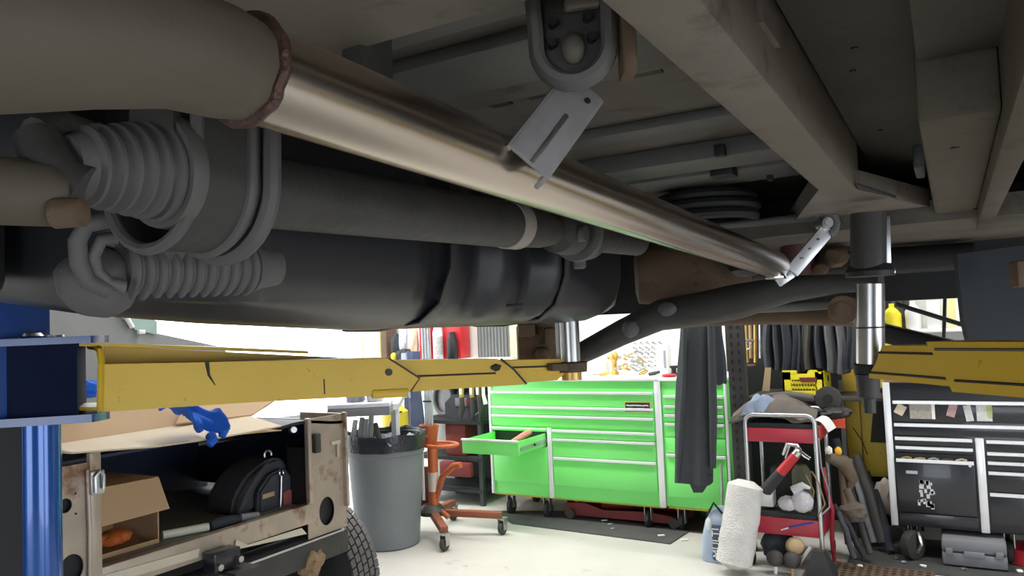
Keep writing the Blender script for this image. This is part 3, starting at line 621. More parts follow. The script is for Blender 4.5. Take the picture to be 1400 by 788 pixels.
solo('black_prop', MB().tube([pz(935, 740, .0)+Y*.55+V((.0, 0, .02)), pz(935, 740, 0)+V((.06, .52, .13)), pz(968, 730, 0)+V((.03, .2, .03))], [.014, .018, .014], 8), dusty_black, 'dark bent bar poking out under the green side cabinet', 'bar')

# things standing on the green chest worktop (Z = 1.058)
ZW = 1.058
def onw(x, dy=.3): return pv(x, 500, VC+dy)
def stand(x, dy, z=ZW): p = pv(x, 500, VC+dy); return V((p.x, p.y, z))
w_ = [(842, .30), (858, .42)]
p = stand(818, .35); ca = thing('white_canister', 'rounded white canister standing on the green chest left of the chain', 'canister', p)
MB().lathe(p, Z, [(0, .07), (.01, .085), (.15, .085), (.19, .06), (.2, .05)], 24).build('tank', white_m, ca); MB().lathe(p+Z*.2, Z, [(0, .05), (.01, .055), (.03, .05), (.035, .02)], 20).build('lid', lgrey_m, ca)
p = stand(840, .3); bf = thing('brass_fitting', 'brass valve fitting on the green chest worktop beside the white canister', 'fitting', p)
MB().lathe(p, Z, [(0, .03), (.02, .032), (.03, .018), (.10, .02), (.12, .035), (.16, .03), (.18, .012)], 16).build('stem', brass_m, bf); MB().cyl(p+V((-.05, 0, .13)), p+V((.06, 0, .13)), .014, seg=12).build('branch', brass_m, bf)
p = stand(862, .3); rk = thing('chain_coil', 'steel chain coiled and piled on the green chest worktop', 'chain', p)
for i in range(18):
    a = i*.75; q = p + V((.10*math.cos(a)*(1-.02*i), .07*math.sin(a), .016+.009*i)); e1 = V((math.cos(i*1.3), math.sin(i*1.3), .4)).normalized(); e2 = e1.cross(V((.2, .3, 1))).normalized()
    MB().tube([q+e1*.034*math.cos(t*math.pi/5)+e2*.019*math.sin(t*math.pi/5) for t in range(10)], .0065, 6, closed=True).build('link', brass_m if i % 3 == 0 else galv_m, rk)
p = stand(880, .42)
hp2 = thing('spring_stack', 'row of leaning grey coil springs behind the chain on the green chest', 'springs', p)
for i in range(5):
    q = p+V((-.10+.05*i, 0, .04)); MB().tube([q+V((.05*t/30 + .022*math.cos(t*1.2), .022*math.sin(t*1.2), .20*t/30)) for t in range(31)], .0055, 6).build('coil', galv_m, hp2)
p = stand(908, .28); wb = thing('white_carton', 'tall narrow white carton on the green chest beside the jacket', 'box', p)
MB().box(p.x-.045, p.x+.045, p.y-.04, p.y+.04, p.z, p.z+.22, .004).build('carton', white_m, wb); MB().box(p.x+.012, p.x+.03, p.y-.0415, p.y-.04, p.z+.05, p.z+.18).build('grey_panel', M('print_grey', (.35, .34, .38), .6), wb)
p = stand(914, .06); rd = solo('red_tin', MB().lathe(p, Z, [(0, .035), (.004, .05), (.018, .05), (.022, .035)], 20), red_m, 'flat red tin at the worktop edge beside the white carton', 'tin')
p = stand(921, .2); solo('black_spool', MB().lathe(p, Z, [(0, .03), (.015, .03), (.02, .018), (.05, .018), (.055, .03), (.07, .03)], 18), dark_m, 'small black spool between the white carton and the jacket', 'spool')
for i, (x, dy, l_) in enumerate(((808, .15, 'left grey lump of parts on the green chest worktop'), (826, .1, 'small brass elbow at the front of the green chest worktop'), (894, .14, 'dark little bracket before the white carton'))):
    p = stand(x, dy); solo('small_part', MB().tube([p+V((-.04, 0, .014)), p+V((0, 0, .02)), p+V((.035, .02, .03))], [.012, .014, .009], 8), (galv_m, brass_m, dusty_black)[i], l_, 'part')

# ================================================================== HANGING JACKETS AND RACK
rk = thing('storage_rack', 'tall dark perforated steel rack holding garments, right of the green cabinets', 'rack', (-.9, 5.05, 0))
def upright(x, y):
    b = MB(); b.box(x-.052, x-.047, y-.03, y+.03, 0, 2.2); b.box(x+.047, x+.052, y-.03, y+.03, 0, 2.2); b.box(x-.052, x+.052, y-.034, y-.030, 0, 2.2)
    o_ = b.build('upright', dusty_black, rk)
    b2 = MB()
    for i in range(36):
        for dx in (-.022, .022): b2.box(x+dx-.007, x+dx+.007, y-.0365, y-.0335, .12+.055*i, .145+.055*i)
    s_ = b2.build('slot', dark_m, o_, kind='stuff'); return o_
upright(-1.20, 4.90)
q = pv(1205, 470, 5.45); upright(-.30, 5.74)
MB().box(-1.26, -.36, 5.48, 5.54, 1.62, 1.68, .004).build('beam', dusty_black, rk)
MB().cyl((-1.25, 5.40, 1.60), (-.35, 5.40, 1.60), .014, seg=12).build('garment_rod', galv_m, rk)
MB().cyl((-1.20, 4.68, 1.62), (-1.20, 5.5, 1.62), .014, seg=12).build('side_rod', galv_m, rk)
MB().box(-1.22, -.40, 5.2, 5.75, .90, .925, .004).build('shelf', dusty_black, rk)
MB().box(-1.50, -.36, 5.80, 5.82, 0, 1.9).build('dark_backing', dark_m, rk)  # added dark sheet, darkens the pale wall seen past the rack
def garment(name, label, px_top, px_bot, w0, w1, z0, z1, v, mat, dep=.05, folds=3, seed=0, tail=0):
    """hanging cloth: closed wavy sections from top to bottom"""
    rings = []; n = 28; m_ = 14
    for j in range(m_+1):
        t = j/m_; z = z0+(z1-z0)*t; cx = px_top+(px_bot-px_top)*t; w = w0+(w1-w0)*(t**.8); r_ = []
        for k in range(n):
            a = 2*math.pi*k/n; f = 1+.28*math.sin(folds*a*2+seed+t*1.2)*(.4+.6*t)
            zz = z - (tail*max(0, math.cos(a-.6))*t if j == m_ else 0)
            r_.append(V((cx+math.cos(a)*w/2+.008*math.sin(t*7+seed), v+math.sin(a)*dep*f*(.5+.5*t), zz+.012*math.sin(3*a+seed)*(1 if j == m_ else .0))))
        rings.append(r_)
    return MB().loft(rings)
P = lambda x, y, v=4.62: pv(x, y, v)
jt = thing('hanging_jacket', 'long charcoal work coat hanging in front of the green side cabinet', 'jacket', (-1.40, 4.60, .42))
garment('coat', '', (P(955, 445).x), P(948, 660).x, .20, .24, 1.55, .46, 4.60, jack_m, .055, 3, 1).build('coat', jack_m, jt)
MB().prism([P(940, 655, 4.57), P(974, 650, 4.57), P(966, 664, 4.57), P(960, 674, 4.57), P(948, 674, 4.57)], (0, .03, 0)).build('coat_tail', jack_m, jt)
MB().tube([P(936, 445, 4.55), P(935, 520, 4.55), P(930, 600, 4.55), P(926, 660, 4.55)], [.012, .016, .018, .012], 8).build('front_edge', jack_m, jt)
MB().tube([P(972, 445, 4.56), P(975, 560, 4.56), P(975, 640, 4.56)], [.022, .025, .018], 10).build('sleeve', jack_m, jt)
MB().tube([(-1.42, 4.60, 1.5), (-1.36, 4.62, 1.60), (-1.20, 4.69, 1.63)], .006, 6).build('hook', galv_m, jt)
solo('dark_coat', garment('dark_coat', '', P(978, 445, 4.8).x, P(981, 528, 4.8).x, .10, .12, 1.62, 1.05, 4.78, jack2_m, .05, 2, 2), jack2_m, 'short black coat hanging just right of the long charcoal coat', 'jacket')
xs_ = [1054, 1066, 1079, 1092, 1106, 1121, 1137, 1152, 1166]
labs = ['leftmost dark garment in the row above the yellow crate', 'second garment from the left above the yellow crate', 'third garment from the left above the yellow crate', 'fourth garment from the left above the yellow crate', 'middle dark garment of the row above the yellow crate', 'sixth garment from the left, above the crate right half', 'greyish garment third from the right end of the row', 'paler grey garment second from the right end of the row', 'rightmost dark garment in the row beside the chrome lift pad']
for i, x in enumerate(xs_):
    p = P(x, 480, 5.40); zb = (1.10, 1.09, 1.08, 1.06, 1.09, 1.10, 1.08, 1.07, 1.10)[i]
    solo('hanging_garment', garment('g', '', p.x, p.x, .058, .082, 1.60, zb, 5.40+.012*(i % 2), jack_m, .16, 2, i*1.3), (jack2_m, jack_m, jack2_m, jack2_m, M('brown_black_cloth', (.05, .045, .04), .9), jack2_m, M('grey_cloth', (.10, .10, .10), .9), M('mid_grey_cloth', (.13, .13, .14), .9), jack2_m)[i], labs[i], 'garment', 'garments hanging on the rack')
# narrow tools between the rack upright and garments
for i, (xa, xb, m_, l_) in enumerate(((1019, 1022, brass_m, 'brass-coloured rod hanging first right of the perforated upright'), (1026, 1027, wood_m, 'wooden stick hanging second right of the perforated upright'), (1034, 1033, brass_m, 'orange-brown bar hanging third right of the perforated upright'), (1041, 1040, galv_m, 'bright metal rod hanging left of the dark garments'), (1046, 1048, rust_m, 'rusty bar hanging against the dark garments'))):
    a_, b_ = P(xa, 440, 5.45), P(xb, 496-6*(i % 2), 5.45); a_.z = 1.62
    solo('hanging_bar', MB().tube([a_, a_.lerp(b_, .5), b_], [.010, .011, .013], 8), m_, l_, 'bar', None)
solo('trowel', MB().prism([P(1046, 503, 5.0), P(1054, 503, 5.0), P(1052, 535, 5.0), P(1042, 535, 5.0)], (0, .008, 0)), wood_m, 'flat pale wooden paddle standing up behind the folded jackets', 'paddle')
b = thing('pulley_hook', 'small metal hook block hanging among the bars by the perforated upright', 'hook', P(1022, 476, 5.4))
MB().tube(arc(P(1022, 472, 5.4), X, Z, .03, .3, 5.2, 14), .007, 8).build('hook', galv_m, b); MB().obox(P(1024, 466, 5.4), X*.035, Y*.01, Z*.010, .003).build('block', galv_m, b); MB().obox(P(1026, 500, 5.4), X*.04, Y*.01, Z*.008, .003).build('cross_bar', rust_m, b)
sp = P(981, 470, 4.82); fe = thing('spray_can', 'red spray can with a white cap hanging left of the perforated upright', 'spray can', sp-Z*.13)
MB().lathe(sp-Z*.11, Z, [(0, .022), (.005, .026), (.16, .026), (.18, .016), (.19, .014)], 18).build('can', red_m, fe); MB().lathe(sp+Z*.085, Z, [(0, .018), (.03, .020), (.045, .016), (.05, .006)], 16).build('cap', white_m, fe)
MB().lathe(sp-Z*.06, Z, [(0, .0265), (.05, .0265)], 18).build('white_band', white_m, fe)
MB().tube([sp+V((0, .0, .13)), (sp.x, sp.y+.03, 1.61)], .003, 5).build('hanger_wire', galv_m, fe)
for i, (x, y, l_) in enumerate(((988, 500, 'bright clip on the perforated upright, upper one of two'), (987, 512, 'bright clip on the perforated upright, lower one of two'))): p = P(x, y, 4.86); solo('rack_clip', MB().obox(p, X*.014, Y*.01, Z*.007, .002), galv_m, l_, 'clip')
# yellow crate on the shelf
cr = thing('yellow_crate', 'bright yellow plastic crate with a red label on the rack shelf', 'crate', (-.87, 5.3, .925))
a_, b_ = pv(1069, 502, 5.2), pv(1128, 555, 5.2)
cx0, cx1, cz1 = a_.x, b_.x, 1.085
b = MB(); fy = 5.2
b.box(cx0, cx1, fy, fy+.01, .925, .965); b.box(cx0, cx0+.05, fy, fy+.01, .925, cz1); b.box(cx1-.05, cx1, fy, fy+.01, .925, cz1); b.box(cx0, cx1, fy, fy+.01, 1.035, cz1-.012)
b.prism([(cx0+.15, fy, cz1-.012), (cx0+.165, fy, cz1+.012), (cx0+.21, fy, cz1+.012), (cx0+.225, fy, cz1-.012)], (0, .01, 0)); b.box(cx0, cx0+.09, fy, fy+.01, cz1-.015, cz1+.010)
b.box(cx0, cx0+.01, fy, fy+.34, .925, cz1); b.box(cx1-.01, cx1, fy, fy+.34, .925, cz1); b.box(cx0, cx1, fy+.33, fy+.34, .925, cz1); b.box(cx0, cx1, fy, fy+.34, .925, .935)
b.build('crate_shell', yel_m, cr)
b = MB()
for i in range(9):
    xx = cx0+.05+(cx1-cx0-.11)*i/8
    b.bar((xx, fy+.004, .965), (xx+.02, fy+.004, 1.036), .007, .008, Y); b.bar((xx+.02, fy+.004, .965), (xx, fy+.004, 1.036), .007, .008, Y)
b.build('lattice', yel_m, cr)
MB().box(cx0+.055, cx1-.055, fy+.05, fy+.06, .94, 1.03).build('dark_contents', dark_m, cr)
b = MB(); b.prism([(cx0+.105, fy-.004, 1.035), (cx0+.115, fy-.004, 1.02), (cx0+.20, fy-.004, 1.02), (cx0+.21, fy-.004, 1.035), (cx0+.21, fy-.004, 1.05), (cx0+.105, fy-.004, 1.05)], (0, .004, 0)); b.build('red_label', dred_m, cr)
MB().cyl((cx1-.001, fy+.2, 1.03), (cx1+.004, fy+.2, 1.03), .02, seg=14).build('hole', dark_m, cr)
# yellow cabinet behind
yc = thing('yellow_cabinet', 'scuffed yellow steel cabinet between the crate and the black tool chest', 'cabinet', (-.52, 5.72, .0))
a_, b_ = pv(1150, 500, 5.60), pv(1232, 655, 5.60)
MB().box(a_.x, b_.x+.1, 5.60, 5.79, .36, 1.30, .006).build('body', cab_m, yc)
for x in (a_.x+.03, b_.x+.07):
    for y in (5.63, 5.76): MB().box(x-.02, x+.02, y-.02, y+.02, 0, .36).build('leg', dusty_black, yc)
c_ = pv(1176, 560, 5.60).x
MB().box(c_-.004, c_+.004, 5.594, 5.602, .37, 1.29).build('door_seam', M('mustard_seam', (.30, .18, .03), .6), yc)
MB().box(a_.x-.02, a_.x+.01, 5.55, 5.60, .38, 1.0, .004).build('edge_post', grey_m, yc)
MB().tube([pv(1166, 585, 5.59), pv(1178, 602, 5.59), pv(1186, 622, 5.59)], .003, 5).build('cable', dark_m, yc)
p = pv(1203, 565, 5.50)
solo('rubber_sheet', MB().prism([pv(1196, 532, 5.5), pv(1218, 532, 5.5), pv(1218, 606, 5.5), pv(1190, 605, 5.5)], (0, .09, 0)), dark_m, 'black rubber sheet wedged upright left of the black tool chest', 'panel')
# wall things glimpsed in the right-hand gap
for i, (xa, xb, ya, yb, m_, nm, l_, ct) in enumerate(((1206, 1233, 422, 446, yel_m, 'yellow_bottle', 'yellow jug on the far wall shelf, seen through the gap right of the chrome pad', 'jug'), (1236, 1262, 418, 452, white_m, 'white_jug', 'white jug on the far wall shelf, next to the yellow one', 'jug'), (1266, 1288, 416, 452, white_m, 'white_box', 'white box on the far wall shelf in the right-hand gap', 'box'), (1293, 1310, 412, 470, pale_yel, 'yellow_strip_box', 'pale yellow upright box at the right end of the gap', 'box'))):
    a_, b_ = pv(xa, ya, 5.66), pv(xb, yb, 5.66); b = MB()
    w = (b_.x-a_.x)/2; c_ = (a_.x+b_.x)/2
    if 'box' in nm: b.box(a_.x, b_.x, 5.62, 5.76, 1.33, a_.z+.02, .006)
    else: b.lathe((c_, 5.69, 1.33), Z, [(0, w*.9), (.01, w), (a_.z-1.37, w), (a_.z-1.34, w*.6), (a_.z-1.325, w*.3), (a_.z-1.30, w*.3)], 18)
    solo(nm, b, m_, l_, ct)
sh_ = thing('wall_shelf', 'pale shelf on the far wall behind the black tool chest', 'shelf', (.1, 5.72, 1.2))
MB().box(-.36, 1.2, 5.60, 5.85, 1.305, 1.33, .003).build('board', white_m, sh_)
for x in (-.2, .5, 1.0): MB().prism([(x, 5.62, 1.305), (x, 5.85, 1.305), (x, 5.85, 1.1)], (.02, 0, 0)).build('bracket', galv_m, sh_)

# ================================================================== BLACK TOOL CHEST
VK = 5.08
kx = lambda x, y: pv(x, y, VK)
bc = thing('black_tool_chest', 'black roller tool chest with silver trims and stickers at right', 'tool chest', (.4, 5.38, 0))
x0, x1 = -.385, 1.15
MB().box(x0, x1, VK, 5.56, .185, 1.025, .006).build('body', blackp_m, bc)
for xa, xb in ((x0-.006, x0+.032), (x1-.03, x1+.005)): MB().box(xa, xb, VK-.016, VK+.02, .185, 1.03, .004).build('corner_trim', alum_m, bc)
MB().box(x0, x1, VK-.012, 5.57, 1.025, 1.036, .003).build('top_edge', rust_m, bc)
za = [.918, .785]
drawer(bc, x0+.042, x1-.04, .800, .918, blackp_m, VK); drawer(bc, x0+.042, x1-.04, .722, .785, blackp_m, VK)
xs = .078
zl = [.703, .655]
drawer(bc, x0+.042, xs-.024, .665, .705, blackp_m, VK); drawer(bc, x0+.042, xs-.024, .622, .652, blackp_m, VK)
bd_ = drawer(bc, x0+.042, xs-.024, .275, .580, blackp_m, VK-.02); MB().box(x0+.05, xs-.03, VK-.012, VK-.002, .582, .615).build('gap', dark_m, bc)  # dark strip paints the shade above the ajar drawer
for i in range(5): solo('loose_scrap', MB().tube([(x0+.07+.07*i, VK-.014, .583), (x0+.10+.07*i, VK-.012, .592-.004*(i % 2)), (x0+.125+.07*i, VK-.014, .585)], .0055, 6), (brass_m, wood_m, galv_m, rust_m, cardl_m)[i], ('brassy scrap at the left end of the ajar black drawer', 'wooden scrap, second from left in the ajar black drawer', 'metal scrap in the middle of the ajar black drawer', 'rusty scrap, fourth from left in the ajar black drawer', 'pale scrap at the right end of the ajar black drawer')[i], 'scrap')
MB().box(xs-.012, xs+.030, VK-.022, VK+.004, .185, .715, .004).build('divider_trim', alum_m, bc)
for z0_, z1_ in ((.648, .702), (.596, .636), (.540, .584), (.420, .528), (.235, .408)): drawer(bc, xs+.04, x1-.04, z0_, z1_, blackp_m, VK)
drawer(bc, x0+.042, xs-.024, .205, .265, blackp_m, VK, trim=False)
MB().cyl((xs-.045, VK-.036, .56), (xs-.045, VK-.034, .56), .008, seg=12).build('lock', alum_m, bc)
def sticker(xa, ya, xb, yb, mat, nm='sticker', y=VK-.0155, ang=0):
    a_, b_ = kx(xa, ya), kx(xb, yb); c_ = (a_+b_)/2; w = abs(b_.x-a_.x)/2; h = abs(a_.z-b_.z)/2
    ex = X*math.cos(ang)+Z*math.sin(ang); ez = Z*math.cos(ang)-X*math.sin(ang)
    return MB().obox((c_.x, y, c_.z), ex*w, Y*.001, ez*h).build(nm, mat, bc)
sticker(1224, 553, 1238, 567, cardl_m, ang=-.5); s1 = sticker(1243, 551, 1279, 573, M('sticker_beige', (.36, .33, .29), .6, var=.5, scale=60))
s2 = sticker(1273, 552, 1279, 573, paper_m, y=VK-.017)
sticker(1295, 552, 1308, 570, M('sticker_pink', (.48, .30, .28), .6, var=.5, scale=60), ang=-.3); sticker(1318, 554, 1330, 576, M('sticker_white', (.60, .60, .58), .6, var=.4, scale=50), ang=.15); sticker(1334, 552, 1357, 576, M('sticker_pale', (.62, .62, .60), .6, var=.35, scale=45)); sticker(1348, 553, 1357, 570, M('sticker_green', (.42, .50, .22), .6, var=.4), y=VK-.017)
sticker(1239, 642, 1255, 647, M('sticker_grey', (.5, .5, .5), .5), y=VK-.036)
rng = random.Random(3)
b = MB()
a_, b_ = kx(1254, 656), kx(1278, 692)
for i in range(26):
    t, q = rng.random(), rng.random(); cx_ = a_.x+(b_.x-a_.x)*t; cz_ = a_.z+(b_.z-a_.z)*q
    b.obox((cx_, VK-.0358, cz_), X*rng.uniform(.004, .012), Y*.0008, Z*rng.uniform(.006, .016))
b.build('worn_decal', M('decal_silver', (.62, .62, .64), .3, .5, var=.4, scale=50), bc, kind='stuff')
for x in (x0+.10, .20, .75): caster(bc, x, VK+.09, .06, .186); caster(bc, x, 5.47, .06, .186)
p = kx(1288, 735); case_y = VK+.06
tc_ = thing('tool_case', 'grey plastic tool case lying under the black tool chest', 'case', (.03, 5.1, .0))
ca_, cb_ = pv(1289, 775, 4.97), pv(1376, 738, 4.97)
MB().box(ca_.x, cb_.x, 4.97, 5.25, .012, .085, .012).build('base_shell', case_m, tc_)
MB().box(ca_.x, cb_.x, 4.97, 5.25, .088, .158, .014).build('lid', case_m, tc_)
cm2 = (ca_.x+cb_.x)/2
MB().box(cm2-.05, cm2+.05, 4.955, 4.97, .065, .10, .004).build('handle', case_m, tc_)
for dx in (-.12, .12): MB().box(cm2+dx-.018, cm2+dx+.018, 4.958, 4.97, .07, .11, .003).build('latch', case_m, tc_)
rt = pz(1397, 772, 0); solo('red_drum', MB().lathe((rt.x+.05, rt.y+.06, .0), Z, [(0, .13), (.01, .14), (.09, .13), (.10, .06)], 24), red_m, 'red round drum on the floor at the right edge', 'drum')
rc = pz(1250, 768, 0); so = thing('spare_caster', 'loose dark caster wheel with a shiny fork before the black tool chest', 'wheel', rc)
MB().lathe(rc+V((-.03, .05, .085)), (X*.8-Y*.5), [(0, .04), (.004, .08), (.03, .085), (.056, .08), (.06, .04)], 24).build('tyre', dusty_black, so)
MB().tube([rc+V((.02, .01, .05)), rc+V((.045, .0, .10)), rc+V((.03, .02, .165))], .012, 8).build('fork', chrome_m, so)
for i, (x, y, m_, l_) in enumerate(((1226, 765, galv_m, 'bright bit on the floor, left of the loose caster wheel'), (1236, 771, galv_m, 'small bright nut just left of the loose caster wheel'), (1262, 776, paper_m, 'white scrap at the foot of the loose caster wheel'), (1318, 780, galv_m, 'bright bit on the floor before the grey tool case'), (1394, 783, paper_m, 'pale scrap on the floor at the right edge'), (1176, 776, paper_m, 'crumpled white scrap beside the brown mat'))):
    p = pz(x, y, .006); solo('floor_scrap', MB().ball(p+Z*.008, .02, .015, .010, 1, .4), m_, l_, 'scrap')
# brown perforated mat
bm2 = MB(); o_ = pz(1128, 792, 0); 
mx0, mx1, my0, my1 = -.80, -.18, 4.38, 4.80
n_ = 15
for i in range(n_+1):
    xx = mx0+(mx1-mx0)*i/n_; bm2.box(xx-.009, xx+.009, my0, my1, .0, .014)
for i in range(10+1):
    yy = my0+(my1-my0)*i/10; bm2.box(mx0, mx1, yy-.009, yy+.009, .0, .013)
solo('perforated_mat', bm2, brownmat_m, 'brown rubber mat full of square holes at the bottom edge', 'mat')
solo('black_floor_mat', MB().box(-.62, 1.1, 4.80, 5.5, .0, .006), mat_m, 'black rubber mat under the black tool chest and tool case', 'mat')

# ================================================================== RED SHOP CART AND WHAT SURROUNDS IT
CV = 4.62
cq = lambda x, y, v=CV: pv(x, y, v)
ct = thing('red_shop_cart', 'red two-shelf shop cart with a bent chrome tube frame', 'cart', (-.93, 4.8, 0))
xl, xr = cq(1020, 600).x, cq(1115, 600).x
zt_ = cq(1065, 568).z
def frame(v):
    pts = [V((xl, v, .07)), V((xl, v, zt_-.05))] + arc((xl+.05, v, zt_-.05), X, Z, .05, math.pi, math.pi/2, 5) + arc((xr-.05, v, zt_-.05), X, Z, .05, math.pi/2, 0, 5) + [V((xr, v, .07))]
    return MB().tube(pts, .0125, 12)
frame(CV).build('tube_frame', galv_m, ct); frame(5.02).build('tube_frame', galv_m, ct)
zu1, zu0 = cq(1065, 586).z, cq(1065, 605).z; zl1, zl0 = cq(1075, 709).z, cq(1075, 732).z
for a1, a0, nm in ((zu1, zu0, 'upper_tray'), (zl1, zl0, 'lower_tray')):
    b = MB(); b.box(xl-.005, xr+.008, CV-.004, CV+.008, a0, a1, .002); b.box(xl-.005, xr+.008, 5.02, 5.03, a0, a1, .002); b.box(xl-.004, xl+.004, CV, 5.03, a0, a1); b.box(xr, xr+.008, CV, 5.03, a0, a1); b.box(xl, xr, CV, 5.03, a0+.01, a0+.02)
    t_ = b.build(nm, cartred_m, ct); MB().box(xl+.01, xr-.005, CV+.012, 5.0, a0+.02, a1+.028, .006).build('black_liner', rub_m, t_)
for x in (xl, xr):
    for y in (CV, 5.02): MB().lathe((x-.012, y, .04), X, [(0, .02), (.002, .036), (.012, .04), (.024, .036), (.026, .02)], 16).build('wheel', rub_m, ct)
# clothes on the cart
def drape(c, sx, sy, h, seed, th=.012):
    c = V(c)
    def fn(s, t):
        a, e = (s-.5)*2, (t-.5)*2; r = min(1, math.hypot(a, e)/1.15); hh = h*(1-r**2.2)
        n1 = noise.noise(V((a*2.3+seed, e*2.3, seed)))*.035 + noise.noise(V((a*5+seed, e*5, 2)))*.016
        return c + V((a*sx, e*sy, max(hh+n1*(1-.3*r), -.02)))
    return MB().sheet(fn, 26, 20, th)
zj = zu1+.03
p = cq(1060, 565, 4.80)
solo('folded_jacket', drape((p.x+.0, 4.82, zj), .235, .20, .13, 3.3), brcl_m, 'rumpled brown-grey jacket heaped on the red cart top', 'jacket')
solo('blue_grey_shirt', drape((cq(1043, 560, 4.73).x, 4.735, zj+.03), .105, .10, .10, 8.1), blcl_m, 'blue-grey shirt in the heap on the red cart, front left', 'shirt')
pa_ = cq(1085, 541, 4.86); solo('rolled_mat', MB().tube([cq(1048, 543, 4.86), cq(1080, 541, 4.86), cq(1112, 544, 4.86)], [.022, .028, .022], 12), brcl_m, 'rolled grey-brown cloth on top of the heap on the red cart', 'cloth roll')
pb_ = cq(1133, 545, 4.95); wheelb = thing('abrasive_wheel', 'dark round wheel standing behind the heap on the red cart', 'wheel', pb_-Z*.09)
MB().lathe(pb_, -Y, [(0, .05), (.005, .075), (.03, .075), (.035, .04)], 24).build('disc', dusty_black, wheelb); MB().lathe(pb_-Y*.03, -Y, [(0, .03), (.01, .028)], 14).build('hub', dark_m, wheelb)
solo('dark_bundle', MB().ball(cq(1143, 565, 4.9), .085, .08, .035, 3, .3), dark_m, 'black cloth bundle overhanging the right of the red cart', 'bundle')
solo('white_sheet', MB().sheet(lambda s, t: cq(1114, 576, 4.66).lerp(cq(1134, 596, 4.70), s)+V((.035*(t-.2), .06*t, .035*math.sin(s*2.6)+.02*t)), 8, 4, .004), paper_m, 'curled white sheet of paper at the cart right corner', 'paper')
solo('orange_tag', MB().obox(cq(1147, 578, 4.9), X*.035, Y*.004, Z*.032), M('orange_red', (.80, .09, .03), .5), 'orange-red tag hanging right of the red cart', 'tag')
solo('rag_scrap', MB().ball(cq(1119, 592, 4.72), .016, .02, .04, 2, .3), orange_m, 'small orange rag hanging at the cart right corner', 'rag')
# die grinder / pneumatic tool leaning
g0, g1 = cq(1088, 622, 4.55), cq(1046, 672, 4.57); gd = (g1-g0).normalized(); gl = (g1-g0).length
ag = thing('air_tool', 'red and black hand tool with a chrome head leaning in the red cart', 'power tool', g1)
MB().cyl(g0, g0+gd*gl*.48, .027, .03, 20).build('red_grip', red_m, ag); MB().lathe(g0+gd*gl*.48, gd, [(0, .031), (gl*.5, .036), (gl*.55, .02)], 20).build('black_body', rub_m, ag)
b = MB(); b.lathe(g0-gd*.04, gd, [(0, .014), (.01, .026), (.045, .026)], 16); b.tube([g0-gd*.03, g0-gd*.06+V((-.03, 0, .005)), g0-gd*.05+V((-.075, 0, .02)), g0-gd*.02+V((-.08, 0, -.02))], [.018, .016, .013, .010], 10); b.tube([g0-gd*.03, g0+V((.05, 0, -.005)), g0+V((.075, 0, -.02))], [.010, .012, .010], 8); b.build('chrome_head', chrome_m, ag)
MB().tube([g0-gd*.055+V((-.06, 0, .02)), g0+gd*.01+V((-.05, -.01, -.015))], .006, 8).build('lever', chrome_m, ag)
zs_ = zl1+.03
solo('white_box', MB().obox(cq(1046, 680, 4.70), X*.055, Y*.05, Z*.045, .006), white_m, 'small white box on the lower cart tray behind the foam roll', 'box')
b = MB(); b.ball(cq(1077, 691, 4.60)+Z*.01, .055, .05, .042, 3, .15, 3); b.ball(cq(1097, 690, 4.60)+Z*.015, .062, .05, .062, 3, .13, 3); b.tube([cq(1085, 672, 4.6), cq(1098, 664, 4.6), cq(1108, 668, 4.6)], [.03, .02, .008], 8)
solo('plastic_bag', b, bagp_m, 'clear plastic bag of parts on the lower cart tray', 'bag')
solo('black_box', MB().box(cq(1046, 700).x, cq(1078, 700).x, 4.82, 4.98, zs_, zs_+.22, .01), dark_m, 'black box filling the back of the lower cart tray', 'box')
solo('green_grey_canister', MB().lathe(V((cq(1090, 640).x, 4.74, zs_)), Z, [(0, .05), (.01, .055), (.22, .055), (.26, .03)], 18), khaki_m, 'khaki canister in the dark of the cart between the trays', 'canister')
solo('wire_loop', MB().tube([cq(1108, 700, CV-.015), cq(1113, 672, CV-.02), cq(1102, 650, CV-.02), cq(1110, 645, CV-.02), cq(1120, 662, CV-.02), cq(1128, 690, CV-.02), cq(1118, 706, CV-.02)], .004, 6), blade_m, 'brown wire loop hanging from the cart right post', 'wire')
solo('grey_cable', MB().tube([cq(1119, 600, CV-.015), cq(1123, 640, CV+.05), cq(1133, 672, CV+.08), cq(1134, 694, CV+.08), cq(1122, 706, CV+.03)], .005, 6), grey_m, 'grey cable looping off the cart right side', 'cable')
pp = thing('blue_pen', 'blue pen lying against the lower red cart tray front', 'pen', cq(1088, 720, CV-.012))
MB().cyl(cq(1078, 722, CV-.012), cq(1112, 715, CV-.012), .005, seg=8).build('barrel', M('pen_blue', (.04, .08, .45), .4), pp); MB().cyl(cq(1068, 725, CV-.012), cq(1078, 722, CV-.012), .004, .005, 8).build('tip', white_m, pp)
# under the cart
for i, (x, y, l_) in enumerate(((1060, 768, 'left of two dark round knobs on pins under the cart'), (1083, 768, 'right of two dark round knobs on pins under the cart'))):
    q = cq(x, y, 4.50); kb = thing('bobbin', l_, 'knob', (q.x, q.y, 0)); MB().ball((q.x, q.y, .085), .048, .046, .046, 3, .03).build('ball', dusty_black, kb); MB().cyl((q.x, q.y-.01, .0), (q.x, q.y, .05), .011, seg=10).build('pin', (white_m, wood_m)[i], kb)
q = cq(1088, 746, 4.62); solo('wood_block', MB().lathe(q-Z*.0-Y*.02, (V((.3, -1, .25))), [(-.06, .03), (-.03, .05), (.03, .052), (.05, .04), (.055, .02)], 18), wood_m, 'turned pale wooden block under the red cart', 'block')
q = cq(1065, 742, 4.7); solo('dark_sack', MB().ball((q.x, q.y, .10), .10, .09, .10, 3, .2), jack2_m, 'dark blue-black sack under the red cart', 'sack')
